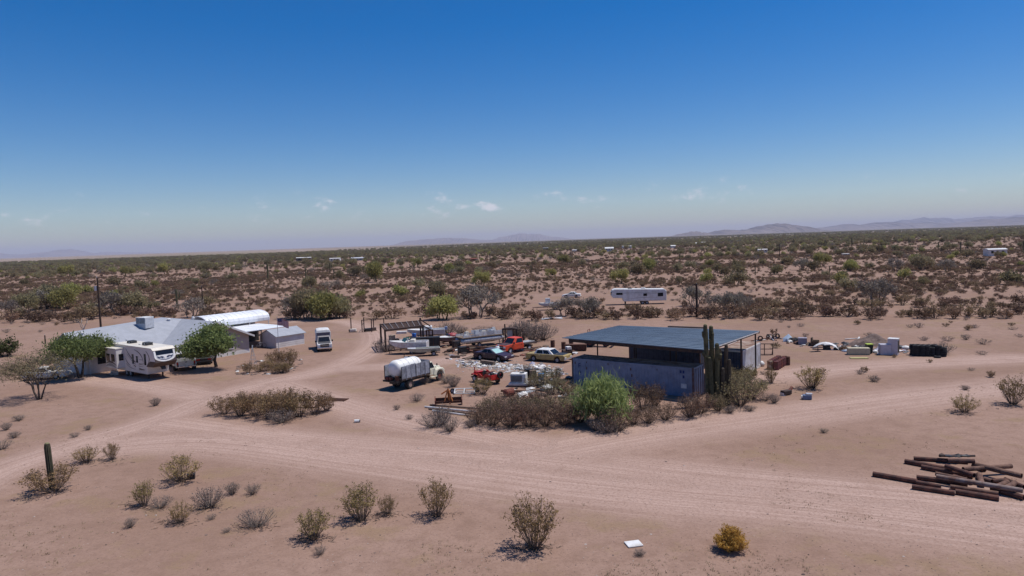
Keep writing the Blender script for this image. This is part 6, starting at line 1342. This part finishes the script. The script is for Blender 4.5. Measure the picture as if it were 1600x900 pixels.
for pts, r in (([(-.62, 0, 5.55), (-.85, 0, 5.6), (-.93, 0, 5.8), (-.95, 0, 6.1), (-.95, 0, 6.12), (-.95, 0, 6.18)], .1), ([(-.5, -.1, 5.4), (-.25, -.2, 5.5), (-.2, -.2, 5.8), (-.2, -.2, 6.0), (-.2, -.2, 6.08)], .1), ([(-.5, 0, 4.0), (-.85, -.1, 4.15), (-.95, -.1, 4.4), (-.95, -.1, 4.5), (-.95, -.1, 4.55)], .14), ([(.1, -.2, 3.9), (.3, -.4, 4.0), (.35, -.45, 4.3), (.35, -.45, 4.4)], .13)):
    column(MB(), pts, r, 16).build('arm', SAG, sg)
s1 = thing('saguaro_cactus', 'single armless saguaro column in the foreground beside the gravel track', 'cactus', G(82, 764)); column(MB(), straight(0, 0, -.1, 2.85, .18, (-.04, 0)), .18).build('trunk', mat('saguaro_dark', (.07, .062, .034), .85, col2=(.045, .04, .024)), s1); MB().lathe([(0, .13), (.05, .1), (.07, .03)], (-.115, 0, 2.79), n=10).build('crown_tip', SAGT, s1)
SGP = {}
for k, (x, y, h_) in enumerate([(419, 438, 27), (478, 437, 19), (516, 427, 17), (522, 436, 16), (546, 428, 14), (550, 431, 11), (606, 426, 8), (641, 428, 16), (647, 427, 13), (766, 412, 17), (277, 481, 30), (1289, 391, 16), (1501, 397, 19), (1599, 396, 20), (1534, 393, 9), (1331, 388, 17), (1466, 390, 12), (960, 412, 14), (1062, 408, 12), (830, 428, 14), (1296, 430, 14), (1180, 430, 16), (1350, 384, 9), (1240, 383, 10), (1420, 380, 9), (690, 408, 9), (1100, 396, 9)]):
    key = k % 3
    if key not in SGP:
        a = column(MB(), straight(0, 0, -.02, 1, .045, (0, 0), 8), .045, 12).mesh('trunk', SAG); m_ = MB()
        if key: column(m_, [(0, 0, .5), (.1, 0, .52), (.13, 0, .6), (.13, 0, .8), (.13, 0, .84)], .03, 10)
        if key == 2: column(m_, [(0, 0, .42), (-.1, 0, .44), (-.13, 0, .5), (-.13, 0, .72), (-.13, 0, .76)], .03, 10)
        SGP[key] = (a, m_.mesh('arms', SAG) if key else None)
    p = G(x, y); H = h_ * p.y / F; t = thing('saguaro_cactus', ['slim saguaro column far out in the scrub', 'far saguaro with one raised arm', 'far saguaro with two raised arms'][key], 'cactus', p, random.uniform(-.6, .6), ['slim far saguaros', 'one-armed far saguaros', 'two-armed far saguaros'][key]); t.scale = (H * 1.15, H * 1.15, H)
    for n_, m_ in zip(('trunk', 'arm'), SGP[key]):
        if m_: o = bpy.data.objects.new(n_, m_); COL.objects.link(o); o.parent = t

# ---- wild scrub: light prototypes, the largest as individuals, the rest one mass per kind
from mathutils import noise as mn
def proto(seed, H, Rr, nst, nlf, ls, lm, wm=W_STEM, **k): return shrub(seed, H, Rr, nst, nlf, ls, **k).mesh('scrub', [wm, lm])
KM = {'creosote_bush': [proto(100 + k, 1.0, (.75, .95, .65, 1.1)[k], 16, (520, 560, 480, 600)[k], .075, L_MID, wood_r=.016, spread=.085, el=2.0, lo=.15, twigs=2) for k in range(4)],
      'brown_shrub': [proto(120 + k, 1.0, (1.0, 1.3, .85)[k], 16, 600, .085, L_BROWN, wood_r=.016, spread=.09, el=2.0, lo=.0, twigs=2) for k in range(3)],
      'grey_tuft': [proto(140 + k, 1.0, (1.1, 1.4)[k], 24, 260, .07, L_DRY, W_GREY, wood_r=.02, spread=.09, lo=.0, twigs=2) for k in range(2)]}
TM = {'palo_verde_tree': [tree(160 + k, 1.0, (1.1, 1.2, 1.0)[k], (1000, 1050, 900)[k], .055, 3, 3, .022, 0, 0, 1, trunk=.24, sp=.10, ang=.62, wid=(.5, .6, .48)[k]).mesh('scrub_tree', [W_GREEN, L_PV if k == 0 else L_PVD]) for k in range(3)],
      'olive_scrub_tree': [tree(180 + k, 1.0, (1.2, 1.1)[k], 1000, .058, 4, 3, .022, 0, 0, 1, trunk=.2, sp=.11, ang=.65, wid=(.66, .56)[k]).mesh('scrub_tree', [W_GREY, L_OLIVE]) for k in range(2)],
      'bare_tree': [tree(190, 1.0, 1.1, 420, .03, 3, 4, .02, 0, 0, 1, trunk=.2, sp=.06, ang=.6, wid=.55).mesh('scrub_tree', [W_GREY, L_GREY])]}
PL = {**{k: [] for k in KM}, **{k: [] for k in TM}}
rs_ = random.Random(99)
def wedge(d0, d1):
    d = math.sqrt(rs_.uniform(d0 * d0, d1 * d1)); a = rs_.uniform(-.74, .74) * 1.06; return Vector((d * a, d, 0))
EXC = [(943, 1050, 462, 484), (828, 892, 468, 494), (880, 908, 456, 470), (1545, 1575, 390, 402), (1084, 1094, 470, 500)]
def ok(p):
    x, y = proj(p)
    if y > 520 and x < 1190: return None
    if x < 470 and y > 500 and x > 90: return None
    if 430 < x < 700 and y > 497: return None
    if 700 <= x < 1190 and y > 500: return None
    if any(a < x < b and c_ < y < d_ for a, b, c_, d_ in EXC): return None
    return x, y
def stripe(p): return mn.noise(Vector((p.x / 55, p.y / (14 + p.y * .03), 1.7))) + .5 * mn.noise(Vector((p.x / 17, p.y / 9, 4.1)))
for k in range(40000):
    p = wedge(62, 430); q = ok(p)
    if not q: continue
    x, y = q; d = p.y; s = stripe(p)
    if y > 497:                                      # open sandy margin: few and small
        if rs_.random() > (.11 if x > 1190 else .16): continue
        PL['creosote_bush' if rs_.random() < .4 else 'grey_tuft'].append((p, rs_.uniform(.3, .8))); continue
    dens = .22 + .58 * max(0, min(1, (s + .18) / .5)) 
    if y > 480: dens *= .75
    if rs_.random() > dens: continue
    r = rs_.random(); big = 1 if s > .12 else .72
    if r < .42: PL['creosote_bush'].append((p, rs_.uniform(.5, 1.35) * big))
    elif r < .78: PL['brown_shrub'].append((p, rs_.uniform(.4, 1.15) * big))
    else: PL['grey_tuft'].append((p, rs_.uniform(.25, .65)))
for k in range(360):
    p = wedge(150, 430); q = ok(p)
    if q and rs_.random() < .3 + .9 * max(0, stripe(p) + .1): PL[rs_.choices(['palo_verde_tree', 'olive_scrub_tree', 'bare_tree'], [4, 3, 3])[0]].append((p, rs_.uniform(2.0, 4.2)))
for k in range(22000):
    p = wedge(430, 1500); s = stripe(p * .35)
    if rs_.random() < .3 + .8 * max(0, s + .15): PL[rs_.choices(['creosote_bush', 'brown_shrub'], [5, 4])[0]].append((p, rs_.uniform(.8, 2.0)))
for k in range(19000):
    p = wedge(400, 2000); s = stripe(p * .22)
    if rs_.random() < min(1, .22 + p.y / 2600 + .7 * s): PL[rs_.choices(['palo_verde_tree', 'olive_scrub_tree', 'bare_tree'], [6, 5, 1])[0]].append((p, rs_.uniform(2.2, 4.8)))
for k in range(15000):
    p = wedge(1900, 6500); a = p.x / p.y
    if a < -.30 and p.y > 2000 + 300 * rs_.random(): continue
    if a < .05 and p.y > 2000 + (a + .32) * 11000: continue
    PL[rs_.choices(['palo_verde_tree', 'olive_scrub_tree'], [4, 5])[0]].append((p, rs_.uniform(2.6, 5.2)))
HEDGE = [(x + rs_.uniform(-8, 8), 496 + rs_.uniform(-5, 4), rs_.uniform(15, 27)) for x in range(1105, 1640, 17)] + [(x + rs_.uniform(-9, 9), 480 + rs_.uniform(-4, 4), rs_.uniform(13, 22)) for x in range(1180, 1640, 19)] + [(x + rs_.uniform(-6, 6), 498 + rs_.uniform(-3, 4), rs_.uniform(14, 24)) for x in range(826, 1085, 17)] + [(x + rs_.uniform(-6, 6), 502 + rs_.uniform(-5, 3), rs_.uniform(16, 26)) for x in range(-10, 150, 15)] + [(x + rs_.uniform(-6, 6), 495 + rs_.uniform(-6, 3), rs_.uniform(12, 20)) for x in range(165, 330, 17)] + [(x + rs_.uniform(-6, 6), 497 + rs_.uniform(-4, 2), rs_.uniform(12, 24)) for x in list(range(440, 545, 14)) + list(range(585, 800, 16))]
for x, y, h_ in HEDGE:
    p = G(x, y)
    if rs_.random() < .85: PL[rs_.choices(['creosote_bush', 'brown_shrub'], [4, 5])[0]].append((p, h_ * p.y / F * .8))
LB = {'creosote_bush': ('wild creosote bush in the open scrub', 'bush'), 'brown_shrub': ('low dark brown wild shrub in the scrub', 'bush'), 'grey_tuft': ('small pale grey twiggy tuft in the scrub', 'bush'), 'palo_verde_tree': ('wild green palo verde tree out in the scrub', 'tree'), 'olive_scrub_tree': ('broad low olive-coloured tree out in the scrub', 'tree'), 'bare_tree': ('bare wild tree with grey branches out in the scrub', 'tree')}
for kind, lst in PL.items():
    pr_ = (KM.get(kind) or TM.get(kind)); lst.sort(key=lambda q: -q[1] / q[0].y); firsts = {}
    lim = 260
    for i, (p, s) in enumerate(lst[:lim]):
        j = i % len(pr_); wd = rs_.uniform(.85, 1.3); o = obj_of(pr_[j], kind, p, s * wd, rs_.uniform(0, 6.28), s); tag(o, LB[kind][0], LB[kind][1], 'wild ' + kind.replace('_', ' ').replace('bush', 'bushe') + 's'); firsts.setdefault(j, o)
    rest = lst[lim:]
    if not rest: continue
    me = bpy.data.meshes.new('far_' + kind); me.from_pydata([tuple(p) for p, s in rest], [], [])
    for nm, ty, arr in (('scl', 'FLOAT', [s for p, s in rest]), ('wid', 'FLOAT', [s * rs_.uniform(.85, 1.4) for p, s in rest]), ('rot', 'FLOAT', [rs_.uniform(0, 6.28) for _ in rest]), ('idx', 'INT', [rs_.randrange(len(pr_)) for _ in rest])): me.attributes.new(nm, ty, 'POINT').data.foreach_set('value', arr)
    o = bpy.data.objects.new('far_' + kind + '_scrub', me); COL.objects.link(o); tag(o, LB[kind][0].replace('wild ', 'far ') + ', seen as one mass', kind='stuff')
    ng = bpy.data.node_groups.new('scatter_' + kind, 'GeometryNodeTree'); ng.interface.new_socket('Geometry', in_out='INPUT', socket_type='NodeSocketGeometry'); ng.interface.new_socket('Geometry', in_out='OUTPUT', socket_type='NodeSocketGeometry')
    n = ng.nodes; gi = n.new('NodeGroupInput'); go = n.new('NodeGroupOutput'); jn = n.new('GeometryNodeJoinGeometry')
    def na(nm, ty): a = n.new('GeometryNodeInputNamedAttribute'); a.data_type = ty; a.inputs[0].default_value = nm; return a.outputs[0]
    for j, fo in firsts.items():
        oi = n.new('GeometryNodeObjectInfo'); oi.inputs[0].default_value = fo; oi.transform_space = 'ORIGINAL'; oi.inputs[1].default_value = True
        ip = n.new('GeometryNodeInstanceOnPoints'); cp_ = n.new('FunctionNodeCompare'); cp_.data_type = 'INT'; cp_.operation = 'EQUAL'; ng.links.new(na('idx', 'INT'), cp_.inputs[2]); cp_.inputs[3].default_value = j
        cs_ = n.new('ShaderNodeCombineXYZ'); w_ = na('wid', 'FLOAT'); ng.links.new(w_, cs_.inputs[0]); ng.links.new(w_, cs_.inputs[1]); ng.links.new(na('scl', 'FLOAT'), cs_.inputs[2])
        cr_ = n.new('ShaderNodeCombineXYZ'); ng.links.new(na('rot', 'FLOAT'), cr_.inputs[2]); er = n.new('FunctionNodeEulerToRotation'); ng.links.new(cr_.outputs[0], er.inputs[0])
        ng.links.new(gi.outputs[0], ip.inputs['Points']); ng.links.new(cp_.outputs[0], ip.inputs['Selection']); ng.links.new(oi.outputs['Geometry'], ip.inputs['Instance']); ng.links.new(er.outputs[0], ip.inputs['Rotation']); ng.links.new(cs_.outputs[0], ip.inputs['Scale']); ng.links.new(ip.outputs[0], jn.inputs[0])
    ng.links.new(jn.outputs[0], go.inputs[0]); md_ = o.modifiers.new('scatter', 'NODES'); md_.node_group = ng

# ---- rocks, pebbles, twigs and dry grass
ROCK = mat('desert_rock', (.20, .14, .115), .9, col2=(.12, .085, .075), scale=4)
for k in range(58):
    t = k / 58 * 2 * math.pi; x, y = 420 + 50 * math.cos(t) + rr.gauss(0, 2), 573 + 11 * math.sin(t) - 6.5 * math.cos(t) + rr.gauss(0, 1)
    if k % 9 == 0: x, y = 400 + rr.uniform(0, 60), 577 + rr.uniform(-4, 4)
    vs, fs = RUBPROTO[k % 10]; s = rr.uniform(.12, .3); o = MB().add([v * s for v in vs], fs).build('rock', ROCK if k % 7 else WHITE2, None, fix=False, loc=G(x, y), rz=k); tag(o, 'stone edging the rock garden' if k % 7 else 'whitewashed stone edging the rock garden', 'rock', 'stones of the rock garden' if k % 7 else 'white stones of the rock garden')
mb = MB()
for k in range(3600):
    y = 560 + 340 * rr.random() ** .7; p = G(rr.uniform(-20, 1620), y); s = rr.uniform(.008, .028) * (2.4 if rr.random() < .05 else 1); vs, fs = RUBPROTO[k % 10]; mb.add([v * s + p for v in vs], fs, rr.choice((0, 0, 1, 2)))
tag(mb.build('pebbles', [ROCK, mat('pale_pebble', (.42, .34, .30), .9), mat('dark_pebble', (.10, .07, .06), .9)], None, fix=False), 'small pebbles scattered over the bare desert floor', kind='stuff')
mb = MB()
for (bx, by, n_) in [(q[1] - 6, q[2], 70) for q in one if q[0] in 'cdh'] + [(430, 655, 60), (820, 668, 60), (1010, 664, 40), (84, 768, 30), (835, 856, 40), (490, 842, 40)]:
    for k in range(n_):
        p = G(bx + rr.gauss(0, 17), by + rr.gauss(0, 3.5)); a = rr.uniform(0, 6.28); l = rr.uniform(.08, .4); d = Vector((math.cos(a), math.sin(a), rr.uniform(0, .2))) * l; mb.tube([p + Vector((0, 0, .01)), p + d + Vector((0, 0, .02))], [.012, .006], 3, 0, False)
tag(mb.build('twig_litter', [W_STEM], None, fix=False), 'dead twigs littering the ground under the bushes', kind='stuff')
mb = MB()
for k in range(5200):
    p = G(rr.uniform(-20, 1620), 560 + 345 * rr.random() ** .8)
    if mn.noise(Vector((p.x / 6, p.y / 6, 9))) + .35 * mn.noise(Vector((p.x / 1.6, p.y / 1.6, 2))) < .22: continue
    for j in range(6):
        a = rr.uniform(0, 6.28); h_ = rr.uniform(.03, .1); b = p + Vector((rr.gauss(0, .06), rr.gauss(0, .06), 0)); sd = Vector((-math.sin(a), math.cos(a), 0)) * .012; mb.add([b - sd, b + sd, b + Vector((math.cos(a) * h_ * .6, math.sin(a) * h_ * .6, h_))], [(0, 1, 2)])
tag(mb.build('dry_grass', [mat('dry_grass_straw', (.34, .25, .155), .9, col2=(.27, .195, .12))], None, fix=False), 'thin patches of dead annual grass on the desert floor', kind='stuff')

# put the empties of things laid out in world coordinates at the foot of their thing
for t in (car, rk, pf):
    xs = [(c.data.vertices[0].co.x, c.data.vertices[0].co.y) for c in t.children if c.type == 'MESH']
    o = Vector((sum(x for x, y in xs) / len(xs), sum(y for x, y in xs) / len(xs), 0)); t.location = o
    for c in t.children: c.location -= o
